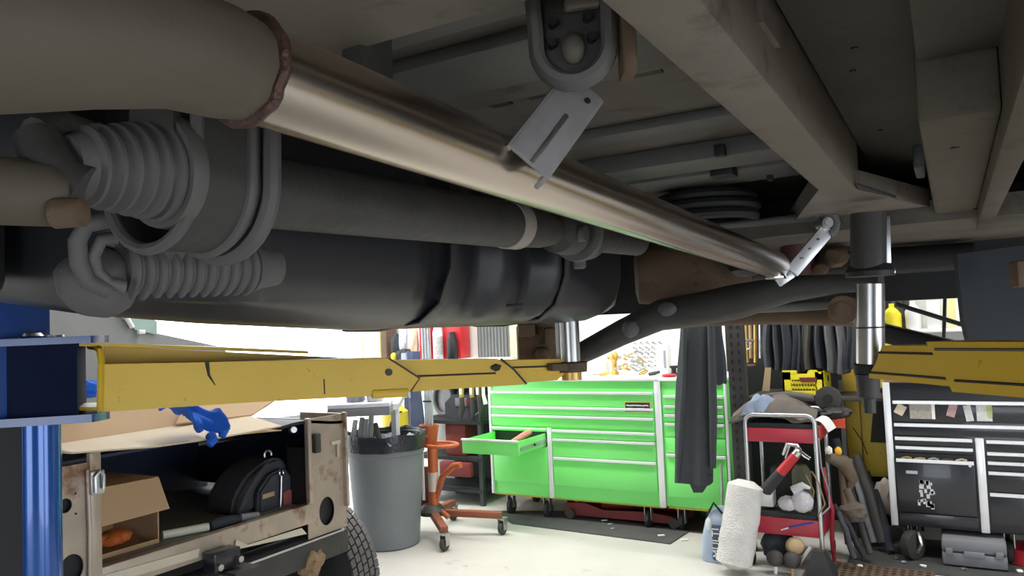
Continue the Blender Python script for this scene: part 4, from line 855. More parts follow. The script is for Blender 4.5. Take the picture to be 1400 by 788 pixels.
q = cq(1120, 765, 4.48); solo('black_boot', MB().loft([[V((q.x+dx*s1_, q.y+dy*s1_, z_)) for dx, dy in ((-.06, -.04), (.06, -.04), (.07, .06), (-.05, .06))] for z_, s1_ in ((0, 1.2), (.06, 1.15), (.12, .7), (.16, .45))]), rub_m, 'black crumpled boot at the foot of the cart right post', 'boot')
solo('metal_strip', MB().bar(cq(1092, 772, 4.55), cq(1108, 748, 4.55), .018, .004, Y), galv_m, 'thin metal strip leaning under the cart', 'strip')
# foam roll, bag
f0, f1 = pv(1006, 783, 4.42), pv(1022, 643, 4.50); f0.z = .085; fd = (f1-f0).normalized(); fl = (f1-f0).length
rings = []
n_ = 26; e1 = X-fd*fd.x; e1.normalize(); e2 = fd.cross(e1)
for j in range(17):
    t = j/16; r_ = .105*(1-.55*max(0, t-.94)/.06)*(1-.6*max(0, .05-t)/.05); rings.append([f0+fd*(fl*t-.06)+(e1*math.cos(2*math.pi*k/n_)*1.0+e2*math.sin(2*math.pi*k/n_)*.8)*r_*.97*(1+.09*noise.noise(V((math.cos(2*math.pi*k/n_)*1.5, math.sin(2*math.pi*k/n_)*1.5, t*7)))) for k in range(n_)])
solo('foam_roll', MB().loft(rings), foam_m, 'thick white bubble-wrapped roll leaning on the red cart', 'roll')
bp_ = pz(969, 770, 0)
bgt = thing('upright_bag', 'blue-grey bag with a white patch and blue lettering beside the white roll', 'bag', (bp_.x, bp_.y+.06, 0))
b = MB(); rings = []
for z_, w, dd, ox in ((.0, .085, .06, 0), (.02, .09, .065, 0), (.14, .085, .065, .004), (.24, .070, .055, .014), (.30, .045, .04, .028), (.325, .02, .02, .036)):
    rings.append([V((bp_.x+.035+ox+math.copysign(abs(math.cos(a))**.6, math.cos(a))*w, bp_.y+.07+math.copysign(abs(math.sin(a))**.6, math.sin(a))*dd, z_)) for a in [2*math.pi*k/20 for k in range(20)]])
b.loft(rings); b.build('body', bag_m, bgt)
MB().obox((bp_.x+.066, bp_.y-.003, .125), X*.036, Y*.004, Z*.105, .004).build('dark_panel', M('bag_slate', (.06, .08, .12), .6), bgt)
MB().ball((bp_.x+.008, bp_.y+.012, .225), .018, .006, .04, 2).build('white_patch', white_m, bgt)
text_mesh('lettering', 'MULTI', .062, bgt, white_m, (bp_.x+.054, bp_.y-.0085, .125), Z, -X)
MB().obox((bp_.x+.045, bp_.y-.004, .045), X*.022, Y*.002, Z*.016).build('blue_band', blueprint, bgt)
MB().tube([(bp_.x+.0, bp_.y+.03, .28), (bp_.x+.04, bp_.y+.03, .35), (bp_.x+.09, bp_.y+.03, .29)], .008, 8).build('carry_strap', dark_m, bgt)
# leaning bars and odds right of the cart
LB = [((1140, 765, 4.66), (1126, 640, 4.70), .012, cartred_m, 'dark red bent bar standing just right of the cart', 'bar'),
      ((1182, 762, 4.70), (1140, 690, 4.80), .018, rub_m, 'black ribbed strut lying lowest, right of the dark red bar', 'strut'),
      ((1176, 735, 4.85), (1142, 600, 4.98), .030, jack2_m, 'thick dark hose leaning against the yellow cabinet edge', 'hose'),
      ((1208, 742, 4.95), (1172, 622, 5.15), .028, dusty_black, 'long dark grey bar leaning beside the yellow cabinet', 'bar'),
      ((1196, 742, 5.0), (1162, 628, 5.2), .022, case_m, 'black bar leaning between the hose and the grey bar', 'bar'),
      ((1216, 748, 5.02), (1186, 645, 5.25), .016, dark_m, 'thin black bar leaning nearest the black tool chest', 'bar'),
      ((1160, 745, 4.78), (1150, 640, 4.9), .020, rust_m, 'rusty bar leaning behind the black strut', 'bar'),
      ((1190, 758, 4.75), (1158, 668, 4.95), .020, dusty_black, 'short charcoal bar leaning beneath the brown leather lump', 'bar'),
      ((1168, 764, 4.62), (1146, 700, 4.7), .016, pack_m, 'stubby dark rod at the front of the leaning bars', 'rod'),
      ((1218, 756, 4.9), (1196, 670, 5.1), .024, jack2_m, 'thick dark pipe leaning closest to the black chest trim', 'pipe')]
for i, (a_, b_, r_, m_, l_, c_) in enumerate(LB):
    p0, p1 = at(a_[0], a_[1], a_[2]*.925), at(b_[0], b_[1], b_[2]*.925); p0 = at(a_[0], a_[1], a_[2]*.925) if i != 0 else pz(1141, 768, .012); p0.z = max(p0.z, r_)
    mid_ = p0.lerp(p1, .5)+V((.02 if i == 0 else .0, 0, .03))
    solo('leaning_'+c_, MB().tube([p0, p0.lerp(p1, .25), mid_, p0.lerp(p1, .8), p1], [r_, r_*1.05, r_, r_*.95, r_*.8], 10), m_, l_, c_)
q = at(1150, 640, 4.533); solo('leather_glove', MB().tube([at(1132, 625, 4.486), at(1152, 632, 4.496), at(1166, 655, 4.514), at(1160, 668, 4.514)], [.03, .045, .035, .02], 12), M('worn_leather', (0.140, 0.105, 0.070), .8, var=.3, bump=.4), 'worn brown leather glove on top of the leaning bars', 'glove')
b = MB(); b.ball(at(1166, 700, 4.459), .075, .06, .06, 3, .3); b.tube([at(1158, 668, 4.477), at(1164, 690, 4.468)], [.02, .03], 10)
solo('brown_shoe', b, M('dusty_suede', (.14, .11, .085), .9, var=.35, bump=.5), 'dusty brown lump of worn leather amid the leaning bars', 'leather')
for i, (x, y, l_) in enumerate(((1133, 616, 'small white part at the top of the leaning bars'), (1146, 617, 'small yellow part at the top of the leaning bars'))): solo('small_fitting', MB().ball(at(x, y, 4.486), .022, .02, .026, 2, .2), (paper_m, M('amber', (.85, .45, .02), .4))[i], l_, 'cap')
b = MB()
q = pz(1206, 750, 0)
for i in range(3): solo('dark_hub', MB().lathe(pz(1185+18*i, 752-4*i, 0)+V((0, .08, .03)), V((.6, -1, .3)), [(-.03, .05), (0, .06), (.03, .055), (.035, .02)], 18), (dusty_black, dark_m, dusty_black)[i], ('left of three dark hubs on the floor under the leaning bars', 'middle of three dark hubs on the floor under the leaning bars', 'right of three dark hubs, nearest the loose caster wheel')[i], 'hub')
q = pv(1212, 690, 5.25); solo('beige_bundle', MB().ball((q.x, 5.3, .30), .07, .06, .11, 3, .2), M('beige_cloth', (.40, .34, .30), .9), 'beige cloth bundle behind the left trim of the black tool chest', 'bundle')
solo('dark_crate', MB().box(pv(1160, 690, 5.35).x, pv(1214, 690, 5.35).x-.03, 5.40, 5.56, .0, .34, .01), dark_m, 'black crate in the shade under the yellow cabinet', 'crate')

# ================================================================== STRIPPED TRUCK BODY (rear plane X = -2.30, faces +X)
tubt = thing('stripped_truck_body', 'bare steel truck rear body with round lamp holes at lower left', 'vehicle body', (-2.9, 1.85, .1))
UT = -2.30
q = lambda x, y: pu(x, y, UT)
a_, c_ = q(68, 636), q(136, 630); zt1 = 1.10; zsill = .775; zbot = .60
def panel_with_holes(v0, v1, z0, z1, holes, name):
    """vertical stack of plates, one per hole: (centre v, centre z, rv, rz, zlo, zhi)"""
    b = MB()
    for (hv, hz, rv, rz, lo, hi) in holes: b.plate_hole((UT, v0, lo), Y, Z, X, v1-v0, hi-lo, hv-v0, hz-lo, rv, rz, -.004)
    zz = z0
    for (hv, hz, rv, rz, lo, hi) in sorted(holes, key=lambda h: h[4]):
        if lo-zz > .003: b.box(UT-.004, UT, v0, v1, zz, lo)
        zz = hi
    if z1-zz > .003: b.box(UT-.004, UT, v0, v1, zz, z1)
    return b.build(name, tub_m, tubt)
v0, v1 = q(69, 700).y, q(120, 700).y; v1b = q(136, 700).y
h1, h2 = q(89.5, 692), q(98, 778)
lp_ = panel_with_holes(v0-.12, v1, .55, zt1, [(h1.y, h1.z, .0195, .0215, h1.z-.06, h1.z+.06), (h2.y, h2.z, .036, .042, h2.z-.06, h2.z+.06)], 'left_corner_panel')
for dx, dz in ((-.031, .03), (.03, .03), (-.03, -.032), (.03, -.03)): MB().cyl((UT-.002, h1.y+dx, h1.z+dz), (UT+.0015, h1.y+dx, h1.z+dz), .0035, seg=8).build('screw_hole', dark_m, lp_)
MB().obox((UT+.004, (v1+v1b)/2, (zsill+zt1)/2-.07), X*.010, Y*(v1b-v1)*.5, Z*((zt1-zsill)/2+.10), .004).build('door_post', tub_m, tubt)
MB().tube([(UT+.008, v1-.004, zt1-.02), (UT+.010, v1, .9), (UT+.008, v1-.003, .6)], .006, 8).build('post_bead', tub_m, lp_)
hq = q(127, 659); lt = MB().obox((UT+.02, hq.y, hq.z), X*.008, Y*.022, Z*.036, .005).build('latch_bracket', galv_m, tubt)
b = MB(); b.tube([(UT+.034, hq.y-.012, hq.z-.028), (UT+.036, hq.y-.014, hq.z+.02), (UT+.036, hq.y, hq.z+.034), (UT+.036, hq.y+.012, hq.z+.02), (UT+.034, hq.y+.012, hq.z-.02)], .006, 8); b.build('latch_loop', galv_m, lt)
rv0, rv1 = q(421, 700).y, q(474, 690).y
h3 = q(447, 699)
rp_ = panel_with_holes(rv0, rv1, zsill-.12, 1.115, [(h3.y, h3.z, .044, .058, h3.z-.09, h3.z+.09)], 'right_corner_panel')
MB().obox((UT+.006, rv0+.006, .95), X*.012, Y*.010, Z*.17, .004).build('panel_edge', tub_m, rp_); MB().obox((UT+.006, rv1-.006, .92), X*.012, Y*.008, Z*.20, .004).build('panel_edge', tub_m, rp_)
q4 = q(430, 606); MB().obox((UT+.012, q4.y, q4.z), X*.012, Y*.016, Z*.040, .006).build('hinge_pad', dusty_black, rp_)
q5 = q(458, 612); b = MB(); b.tube([(UT+.006, q5.y-.03, q5.z+.02), (UT+.008, q5.y+.02, q5.z+.022)], .008, 8); b.tube([(UT+.006, q5.y+.012, q5.z+.02), (UT+.006, q5.y+.010, q5.z-.04)], .006, 8); b.build('weld_runs', sill_m, rp_)
MB().box(UT-.25, UT-.004, rv1-.012, rv1, zsill-.1, 1.115).build('right_return', tub_m, tubt)
MB().box(UT-.12, UT-.02, v0-.1, v1, .5, zt1-.05).build('hole_shade_box', dark_m, tubt); MB().box(UT-.12, UT-.02, rv0+.01, rv1-.014, .60, 1.0).build('hole_shade_box', dark_m, tubt)  # near-black boxes added behind the lamp holes to paint their inner shade
# sill, floor, inner walls
sl_ = MB().box(UT-.03, UT+.006, v1b-.02, rv0+.02, zsill-.078, zsill, .004).build('rear_sill', tub_m, tubt)
s0, s1_ = q(320, 738), q(405, 722)
b = MB(); b.prism([(UT+.008, q(318, 752).y, q(318, 752).z), (UT+.008, q(320, 738).y, q(320, 738).z), (UT+.008, q(336, 745).y, q(336, 745).z), (UT+.008, q(410, 722).y, q(410, 722).z), (UT+.008, q(417, 730).y, q(417, 730).z)], (.003, 0, 0)); b.build('primer_patch', sill_m, sl_, label='cream primer patch')
b = MB(); b.prism([(UT+.008, q(140, 786).y, q(140, 786).z), (UT+.008, q(270, 750).y, q(270, 750).z), (UT+.008, q(268, 762).y, q(268, 762).z), (UT+.008, q(140, 800).y, q(140, 800).z)], (.003, 0, 0)); b.build('primer_patch', sill_m, sl_, label='cream primer patch')
MB().box(UT-.9, UT-.008, v1, rv0, zsill-.02, zsill-.006).build('bed_floor', floorb_m, tubt)
b = MB(); b.box(UT-.92, UT-.9, v0-.1, rv1, zsill-.1, 1.08); b.box(UT-.9, UT-.02, rv1-.05, rv1-.04, zsill, 1.09); b.box(UT-.9, UT-.01, v0-.14, v0-.12, zsill-.1, 1.09); b.build('inner_wall', tubin_m, tubt)
MB().box(UT-.9, UT-.2, v0, rv1, 1.075, 1.085).build('inner_rail', tubin_m, tubt)
MB().tube([(UT-.25, q(315, 606).y+.05, 1.055), (UT-.25, q(420, 604).y+.08, 1.055)], .008, 8).build('chrome_strip', chrome_m, tubt)
# rear frame member, hitch bracket
MB().obox((UT-.03, 1.93, .575), X*.03, Y*.56, Z*.048, .004).build('rear_frame_member', dusty_black, tubt)
MB().obox((UT+.003, 2.2, .626), X*.004, Y*.26, Z*.004).build('frame_lip', galv_m, tubt)
hb = q(292, 762); hbo = MB().obox((UT+.045, hb.y, hb.z), X*.03, Y*.055, Z*.032, .004).build('hitch_bracket', blackp_m, tubt)
MB().obox((UT+.085, hb.y+.04, hb.z-.045), X*.045, Y*.055, Z*.006, .003).build('hitch_tongue', dusty_black, hbo); MB().cyl((UT+.076, hb.y-.04, hb.z-.015), (UT+.09, hb.y-.04, hb.z-.015), .012, seg=6).build('bolt', galv_m, hbo); MB().cyl((UT+.076, hb.y+.045, hb.z-.01), (UT+.09, hb.y+.045, hb.z-.01), .012, seg=6).build('bolt', galv_m, hbo)
MB().tube([(UT-.05, v0, .60), (UT-.05, 2.3, .60)], .05, 14).build('axle_tube', dark_m, tubt)
q6 = q(430, 770); MB().ball((UT-.02, q6.y, q6.z), .04, .06, .06, 3, .35, 4).build('fibre_clump', strawr, tubt)
b = MB(); b.box(UT-.7, UT-.1, v0, .3+v0, .1, .5); b.box(UT-1.0, UT-.6, v0, rv1, .35, zsill-.03); b.build('chassis', dark_m, tubt)
# tyre (axle along Y)
tw = q(475, 700); tz = .36; tr = .36; tcx, tcy = UT-.33, tw.y+.06
wl = MB().lathe((tcx, tcy-.09, tz), Y, [(0, .22), (0, .28), (.012, .325), (.03, tr-.008), (.06, tr), (.15, tr), (.18, tr-.008), (.20, .325), (.21, .28), (.21, .22)], 48).build('tyre', rub_m, tubt)
b = MB()
for i in range(60):
    a = 2*math.pi*i/60
    for k in range(5):
        yy = tcy-.09+.024+.034*k; aa = a+(.04 if k % 2 else 0); c_ = V((tcx+math.cos(aa)*(tr+.002), yy+.012, tz+math.sin(aa)*(tr+.002))); rd_ = V((math.cos(aa), 0, math.sin(aa)))
        b.obox(c_, rd_*.006, (Y+rd_.cross(Y)*.25)*.013, rd_.cross(Y)*.016)
b.build('tread', boot_m, wl, kind='stuff')
MB().lathe((tcx, tcy-.06, tz), Y, [(0, .05), (.02, .10), (.03, .20), (.0, .22), (.12, .22)], 30).build('rim', dusty_black, wl)
yw = at(480, 692, 3.3); solo('yellow_funnel', MB().lathe((tcx+.03, tcy+.02, 2*tr+.0), V((.2, .2, 1)), [(-.002, .05), (.02, .045), (.05, .03), (.06, .01)], 16), yel_m, 'small yellow cap lying on the tyre top beside the grey bin', 'cap')
# things in and on the truck body
zf = zsill-.006
cb = thing('open_cardboard_box', 'open cardboard box with its flap hanging down in the truck body', 'box', (UT-.2, v1b+.1, zf))
bx = UT-.10; bv0, bv1 = pu(128, 720, bx).y-.03, pu(217, 700, bx).y
b = MB(); zt2 = pu(214, 652, bx).z
b.box(bx-.26, bx, bv0, bv0+.004, zf, zt2); b.box(bx-.26, bx, bv1-.004, bv1, zf, zt2); b.box(bx-.26, bx-.256, bv0, bv1, zf, zt2); b.box(bx-.26, bx, bv0, bv1, zf, zf+.004); b.box(bx-.26, bx, bv0, bv1, zt2-.004, zt2); b.box(bx-.004, bx, bv0, bv1, zf, zf+.015); b.build('carton', card_m, cb)
f_ = [pu(134, 668, bx+.01), pu(216, 653, bx+.01), pu(231, 696, bx+.07), pu(134, 722, bx+.07)]
b = MB(); b.prism(f_, V((.004, 0, .001))); b.build('flap', card_m, cb, label='tan flap folded forward')
solo('orange_bag', MB().ball(pu(155, 735, bx-.06)+V((0, .0, .0)), .05, .055, .026, 3, .2), M('orange_foil', (.55, .13, .03), .4, var=.5, scale=18), 'orange wrapper inside the open cardboard box', 'wrapper')
bp2 = thing('backpack', 'black backpack with a red patch standing in the truck body', 'backpack', (UT-.16, pu(360, 700, UT-.16).y, zf))
ux = UT-.14; cvw = lambda x, y: pu(x, y, ux)
ol = [cvw(318, 713), cvw(322, 680), cvw(338, 652), cvw(362, 632), cvw(380, 625), cvw(394, 632), cvw(401, 660), cvw(402, 700)]
for p_ in (ol[0], ol[-1]): p_.z = zf+.002
b = MB(); b.prism(ol, V((-.17, 0, 0))); bmesh.ops.bevel(b.bm, geom=b.bm.edges[:], offset=.014, segments=3, affect='EDGES'); b.build('pack_body', pack_m, bp2)
ol2 = [cvw(345, 711), cvw(346, 672), cvw(362, 648), cvw(380, 640), cvw(391, 648), cvw(396, 675), cvw(396, 704)]
b = MB(); b.prism([p_+X*.0 for p_ in ol2], V((.035, 0, 0))); bmesh.ops.bevel(b.bm, geom=b.bm.edges[:], offset=.010, segments=2, affect='EDGES'); b.build('front_pocket', pack_m, bp2)
b = MB(); rp2 = [cvw(378, 690), cvw(378, 673), cvw(386, 668), cvw(395, 674), cvw(396, 688), cvw(390, 692)]; b.prism([p_+X*.036 for p_ in rp2], V((.004, 0, 0))); b.build('pale_red_patch', M('faded_red', (.32, .09, .08), .7), bp2)
b = MB(); rp3 = [cvw(376, 704), cvw(378, 694), cvw(390, 693), cvw(396, 690), cvw(393, 699), cvw(386, 705)]; b.prism([p_+X*.036 for p_ in rp3], V((.004, 0, 0))); b.build('red_patch', M('patch_red', (.40, .015, .02), .6), bp2)
b = MB(); lb = [cvw(350, 676), cvw(366, 671), cvw(366, 677), cvw(350, 682)]; b.prism([p_+X*.036 for p_ in lb], V((.003, 0, 0))); b.build('tan_label', wood_m, bp2)
MB().tube([cvw(318, 708)+X*.02, cvw(328, 678)+X*.03, cvw(341, 655)+X*.03, cvw(360, 634)+X*.02], .008, 8).build('shoulder_strap', pack_m, bp2)
MB().tube([cvw(374, 650)+X*.045, cvw(373, 680)+X*.046, cvw(372, 712)+X*.044], .004, 6).build('zip', galv_m, bp2)
MB().tube(arc(cvw(374, 646)+X*.045, Y, Z, .010, 0, 6.28, 12)[:-1], .003, 6, closed=True).build('ring_pull', chrome_m, bp2)
MB().tube(arc(cvw(366, 622), Y, Z, .018, -.3, 3.6, 10), .005, 8).build('carry_loop', galv_m, bp2)
t0, t1 = pu(222, 719, UT-.12), pu(285, 717, UT-.06); t0.z = t1.z = zf+.016
solo('pale_tube', MB().cyl(t0, t1, .015, seg=16), M('cream_tube', (.72, .72, .58), .5), 'pale cream tube lying on the truck bed beside the backpack', 'tube')
g0 = pu(304, 714, UT-.06); g0.z = zf+.02
solo('black_glove', MB().tube([t1+V((0, .0, .004)), g0, pu(326, 709, UT-.06)], [.022, .026, .018], 12, flat=.8), jack2_m, 'dark cloth glove between the cream tube and the backpack', 'glove')
solo('grey_tube_end', MB().cyl(pu(328, 708, UT-.05), pu(352, 705, UT-.05), .014, seg=14), case_m, 'short grey tube end in front of the backpack', 'tube')
# flattened cardboard over the body top
ux0 = UT+.03
cs = thing('flattened_cardboard', 'flattened cardboard box laid across the top of the truck body', 'cardboard', (UT-.3, 1.75, 1.115))
e_ = [(68, 614), (98, 621), (215, 612), (300, 600), (385, 584)]
zc_ = 1.125
fr = [pu(x, y, ux0+(.04 if 0 < i < 4 else .0)) for i, (x, y) in enumerate(e_)]
bk = [V((UT-.16, p_.y-.02*0, zc_+.02)) for p_ in fr]
for i in range(4):
    b = MB(); b.prism([fr[i], fr[i+1], bk[i+1], bk[i]], (0, 0, .005)); b.build('flap', cardl_m, cs)
MB().prism([pu(68, 617, UT-.01)+V((0, 0, -.004)), pu(385, 588, UT-.01)+V((0, 0, -.004)), pu(385, 588, UT-.01)+V((-.8, 0, -.01)), pu(68, 617, UT-.01)+V((-.8, 0, -.01))], (0, 0, .005)).build('under_sheet', card_m, cs)
bk2 = MB(); A_ = [V((UT-.17, fr[0].y-.15, zc_+.015)), V((UT-.17, pu(330, 580, UT-.17).y, zc_+.012)), V((UT-.30, pu(405, 560, UT-.30).y, zc_+.10)), V((UT-.30, fr[0].y-.2, zc_+.115))]
bk2.prism(A_, (0, 0, .006)); bk2.build('raised_panel', card_m, cs)
bk3 = MB(); A_ = [V((UT-.14, pu(240, 590, UT-.14).y, zc_+.03)), V((UT-.14, pu(345, 578, UT-.14).y, zc_+.02)), V((UT-.28, pu(400, 560, UT-.28).y, zc_+.09)), V((UT-.28, pu(260, 560, UT-.28).y, zc_+.10))]
bk3.prism(A_, (0, 0, .006)); bk3.build('raised_panel', card_m, cs)
b = MB(); R0, R1, R2, R3 = pu(216, 560, UT-.03), pu(282, 557, UT-.03), pu(306, 588, UT+.08), pu(268, 603, UT+.08)
b.sheet(lambda s_, t: (R0.lerp(R1, s_)).lerp(R3.lerp(R2, s_), t)+X*(.035*math.sin(s_*7+t*2)*(.3+t)+.03*noise.noise(V((s_*4, t*4, 1))))+Z*(.014*math.sin(s_*11+t*4)+.03*math.sin(t*3.1)-.045*(1-s_)*t*-1), 24, 16, .010)
b.tube([R2.lerp(R3, .1)-Z*.0, pu(308, 586, UT+.10), pu(303, 598, UT+.10)], [.018, .016, .012], 8); b.tube([R2.lerp(R3, .5), pu(292, 602, UT+.10), pu(286, 609, UT+.10)], [.018, .016, .012], 8)
solo('blue_rag', b, bluecloth, 'bright blue cloth glove hanging over the cardboard edge', 'cloth')
solo('blue_tarp_corner', MB().ball(pu(120, 533, UT-.3), .06, .05, .03, 3, .3), bluecloth, 'bright blue cloth scrap behind the arm near the lift post', 'cloth')
solo('round_clip', MB().cyl(pu(62, 619, UT+.03), pu(69, 619, UT+.05), .010, seg=14), galv_m, 'small round metal clip at the left cardboard corner', 'clip')
solo('bolt_stud', MB().cyl(pu(398, 588, UT-.02), pu(402, 588, UT+.03), .012, seg=12), galv_m, 'round metal stud at the right cardboard end', 'stud')
solo('dark_pad', MB().sheet(lambda s, t: pu(386, 590, UT).lerp(pu(470, 578, UT), s)+V((-.3*t, 0, .02+.01*math.sin(s*5))), 8, 3, .012), dark_m, 'dark rubber strip on the truck body right corner', 'strip')

# ================================================================== GREY CAR BEYOND, LEFT
gcar = thing('grey_car', 'grey car with pale green glass parked in the doorway at left', 'car', (-4.4, 3.2, 0))
ax_ = lambda x, y, u=-4.0: pu(x, y, u)
b = MB(); pr = [ax_(60, 419), ax_(150, 419), ax_(178, 440), ax_(196, 452), ax_(300, 474), ax_(335, 500), ax_(335, 545), ax_(60, 560)]
pr = [V((-4.0, p_.y, p_.z)) for p_ in pr]; pr[-1].z = .35; pr[-2].z = .35; pr[0].z += .15; pr[1].z += .15
b.prism(pr, V((-1.3, 0, 0))); b.build('body_side', carpaint, gcar)
b = MB(); b.prism([ax_(150, 424, -3.99), ax_(172, 419, -3.99), ax_(196, 451, -3.99), ax_(176, 442, -3.99)], V((-.01, 0, 0))); b.build('side_glass', glass_m, gcar)
b = MB(); b.tube([ax_(160, 412, -3.98), ax_(181, 448, -3.98)], .014, 8); b.build('pillar_trim', white_m, gcar)
b = MB(); b.prism([ax_(170, 415, -3.985), ax_(215, 440, -3.985), ax_(215, 458, -3.985), ax_(184, 451, -3.985)], V((-.01, 0, 0))); b.build('wind_screen', glass_m, gcar)
MB().obox(ax_(193, 454, -3.97), X*.012, Y*.020, Z*.012, .004).build('mirror_bracket', white_m, gcar)
for p_ in (pr[0].y+.2, pr[5].y-.35): MB().lathe((-4.02, p_, .30), X, [(-.2, .2), (-.2, .29), (-.18, .30), (0, .30), (.01, .28), (.01, .2)], 28).build('wheel', rub_m, gcar)
MB().tube([(-3.98, pr[0].y, .62), (-3.98, pr[5].y, .62)], .02, 8).build('side_moulding', lgrey_m, gcar)

# ================================================================== LEFT BACKGROUND: BIN, TRANSMISSION JACK, BENCH, SHELVES
tp = pz(526, 757, 0); tp = V((tp.x-.13, tp.y+.20, 0))
bn = thing('trash_bin', 'grey round plastic trash bin with a black liner', 'bin', tp)
MB().lathe(tp, Z, [(0, .20), (.008, .214), (.30, .236), (.62, .258), (.625, .268), (.675, .270), (.68, .262), (.70, .27), (.735, .275), (.745, .265), (.74, .255)], 44, caps=False).build('shell', bin_m, bn)
MB().cyl(tp+Z*.002, tp+Z*.006, .20, seg=40).build('floor_disc', bin_m, bn)
rings = []
for z_, r_, am in ((.655, .278, .004), (.70, .281, .006), (.745, .284, .008), (.765, .280, .014), (.755, .262, .012), (.70, .25, .01), (.5, .245, .01)):
    rings.append([tp+V((math.cos(a)*(r_+am*noise.noise(V((math.cos(a)*5, math.sin(a)*5, z_*3)))), math.sin(a)*(r_+am*noise.noise(V((math.cos(a)*5, math.sin(a)*5, z_*3+4)))), z_+1.3*am*noise.noise(V((math.cos(a)*4, math.sin(a)*4, 9+z_))))) for a in [2*math.pi*k/60 for k in range(60)]])
MB().loft(rings, caps=False).build('liner', liner_m, bn)
solo('bin_rubbish', MB().sheet(lambda s, t: tp+V(((s-.5)*.42, (t-.5)*.42, .70+.05*noise.noise(V((s*6, t*6, 1)))+.02*noise.noise(V((s*17, t*17, 2))))), 24, 24, .004), M('crumpled_foil', (.30, .32, .38), .35, .3, var=.6, scale=30), 'crumpled plastic rubbish filling the grey bin', 'rubbish')
dbin = (tp-EYE).dot(_Fp)
# long handles standing in the bin
sh2 = thing('grey_shovel', 'grey shovel with a D-shaped grip standing in the trash bin', 'shovel', tp+V((-.05, .05, .3)))
h0 = at(503, 640, dbin-.05); h1_ = at(508, 563, dbin); h2_ = at(505, 535, dbin)
MB().tube([h0, h0.lerp(h1_, .5), h1_], [.026, .022, .017], 12).build('shaft', grey_m, sh2)
MB().tube([h1_, at(500, 552, dbin), at(497, 539, dbin), at(521, 538, dbin), at(518, 551, dbin), h1_], .009, 8).build('grip', grey_m, sh2)
for i, (xa, ya, xb, yb, l_, m_) in enumerate(((478, 610, 486, 575, 'leftmost grey handle standing in the bin', lgrey_m), (489, 606, 495, 572, 'second grey handle from left in the bin', grey_m), (495, 608, 501, 574, 'third grey handle from left in the bin', lgrey_m), (516, 604, 513, 580, 'olive handle right of the shovel in the bin', khaki_m))):
    solo('long_pole', MB().tube([at(min(max(xa, 490), 515), ya+45, dbin), at(xa+3, ya, dbin), at(xb, yb, dbin+.08)], [.018, .022, .018], 10), m_, l_, 'handle')
# transmission jack
jb = pz(600, 742, 0); jx, jy = pv(591, 700, 4.42).x, 4.42
tj = thing('transmission_jack', 'orange transmission jack on casters beside the grey bin', 'jack', (jx, jy, 0))
jl = lambda x, y: pv(x, y, jy)
ctop = jl(598, 608); MB().cyl((jx+.02, jy, .20), (jx+.02, jy, ctop.z), .036, seg=20).build('column', orange_m, tj)
MB().cyl((jx+.02, jy, jl(598, 672).z), (jx+.02, jy, jl(598, 646).z), .0375, seg=20).build('worn_band', M('bare_band', (.55, .48, .42), .5), tj)
MB().lathe((jx-.0, jy, .15), Z, [(0, .09), (.03, .10), (.07, .06)], 20).build('hub', dusty_black, tj)
MB().cyl((jx-.055, jy-.02, jl(590, 684).z), (jx-.055, jy-.02, jl(588, 612).z), .011, seg=12).build('side_rod', white_m, tj)
MB().box(jx-.19, jx-.06, jy+.02, jy+.06, .13, jl(580, 640).z, .006).build('back_plate', dred_m, tj)
cz_ = jl(592, 586).z
cup = MB().lathe((jx, jy, cz_-.10), Z, [(0, .045), (.01, .052), (.11, .068), (.125, .072), (.125, .06), (.03, .045)], 24, caps=False).build('cup', orange_m, tj)
b = MB(); c_ = V((jx+.09, jy, ctop.z)); b.tube(arc(c_, X*.135, Y*.10, 1, 0, 2*math.pi, 28)[:-1], .012, 8, closed=True); b.build('tray_ring', orange_m, tj)
b = MB(); b.tube([(jx+.02, jy, ctop.z), (jx+.22, jy, ctop.z)], .008, 8); b.build('ring_spoke', orange_m, tj)
b = MB()
for dx in (-.026, .0, .026): b.cyl((jx+dx*1.0, jy, cz_-.06), (jx+dx, jy, 1.50), .0105, seg=12)
b.build('chrome_ram', galv_m, tj, label='tall bright ram rods')
MB().obox((jx, jy-.014, jl(592, 549).z), X*.035, Y*.006, Z*.006, .002).build('ram_clip', dark_m, tj)
MB().tube([(jx+.03, jy, .24), (jx+.10, jy, .42), (jx+.20, jy, .50), (jx+.26, jy, .51)], .022, 10).build('pump_handle', orange_m, tj)
MB().tube([(jx+.0, jy, .27), (jx+.04, jy, .20), (jx+.14, jy-.0, .14)], .02, 10).build('strut', orange_m, tj)
grime_m = M('grimy_orange', (.24, .07, .03), .55, var=.3, dirt=(.06, .035, .025), dirt_amt=.6, dscale=9)
def foot(e, nm='leg'):
    e = V(e); l_ = MB().bar((jx, jy, .165), (e.x, e.y, .135), .055, .045, Z, .006).build(nm, grime_m, tj)
    b = MB(); b.box(e.x-.03, e.x+.03, e.y-.03, e.y+.03, .108, .118); b.box(e.x-.026, e.x-.020, e.y-.02, e.y+.025, .035, .11); b.box(e.x+.020, e.x+.026, e.y-.02, e.y+.025, .035, .11); b.build('caster_fork', galv_m, l_)
    MB().lathe((e.x-.016, e.y, .047), X, [(0, .02), (.002, .042), (.01, .047), (.022, .047), (.030, .042), (.032, .02)], 22).build('caster_wheel', dusty_black, l_)
foot(pz(608, 745, .04)); foot(pv(686, 700, 4.62).to_2d().to_3d()); foot((jx-.35, jy+.1, 0)); foot((jx-.1, jy+.4, 0))
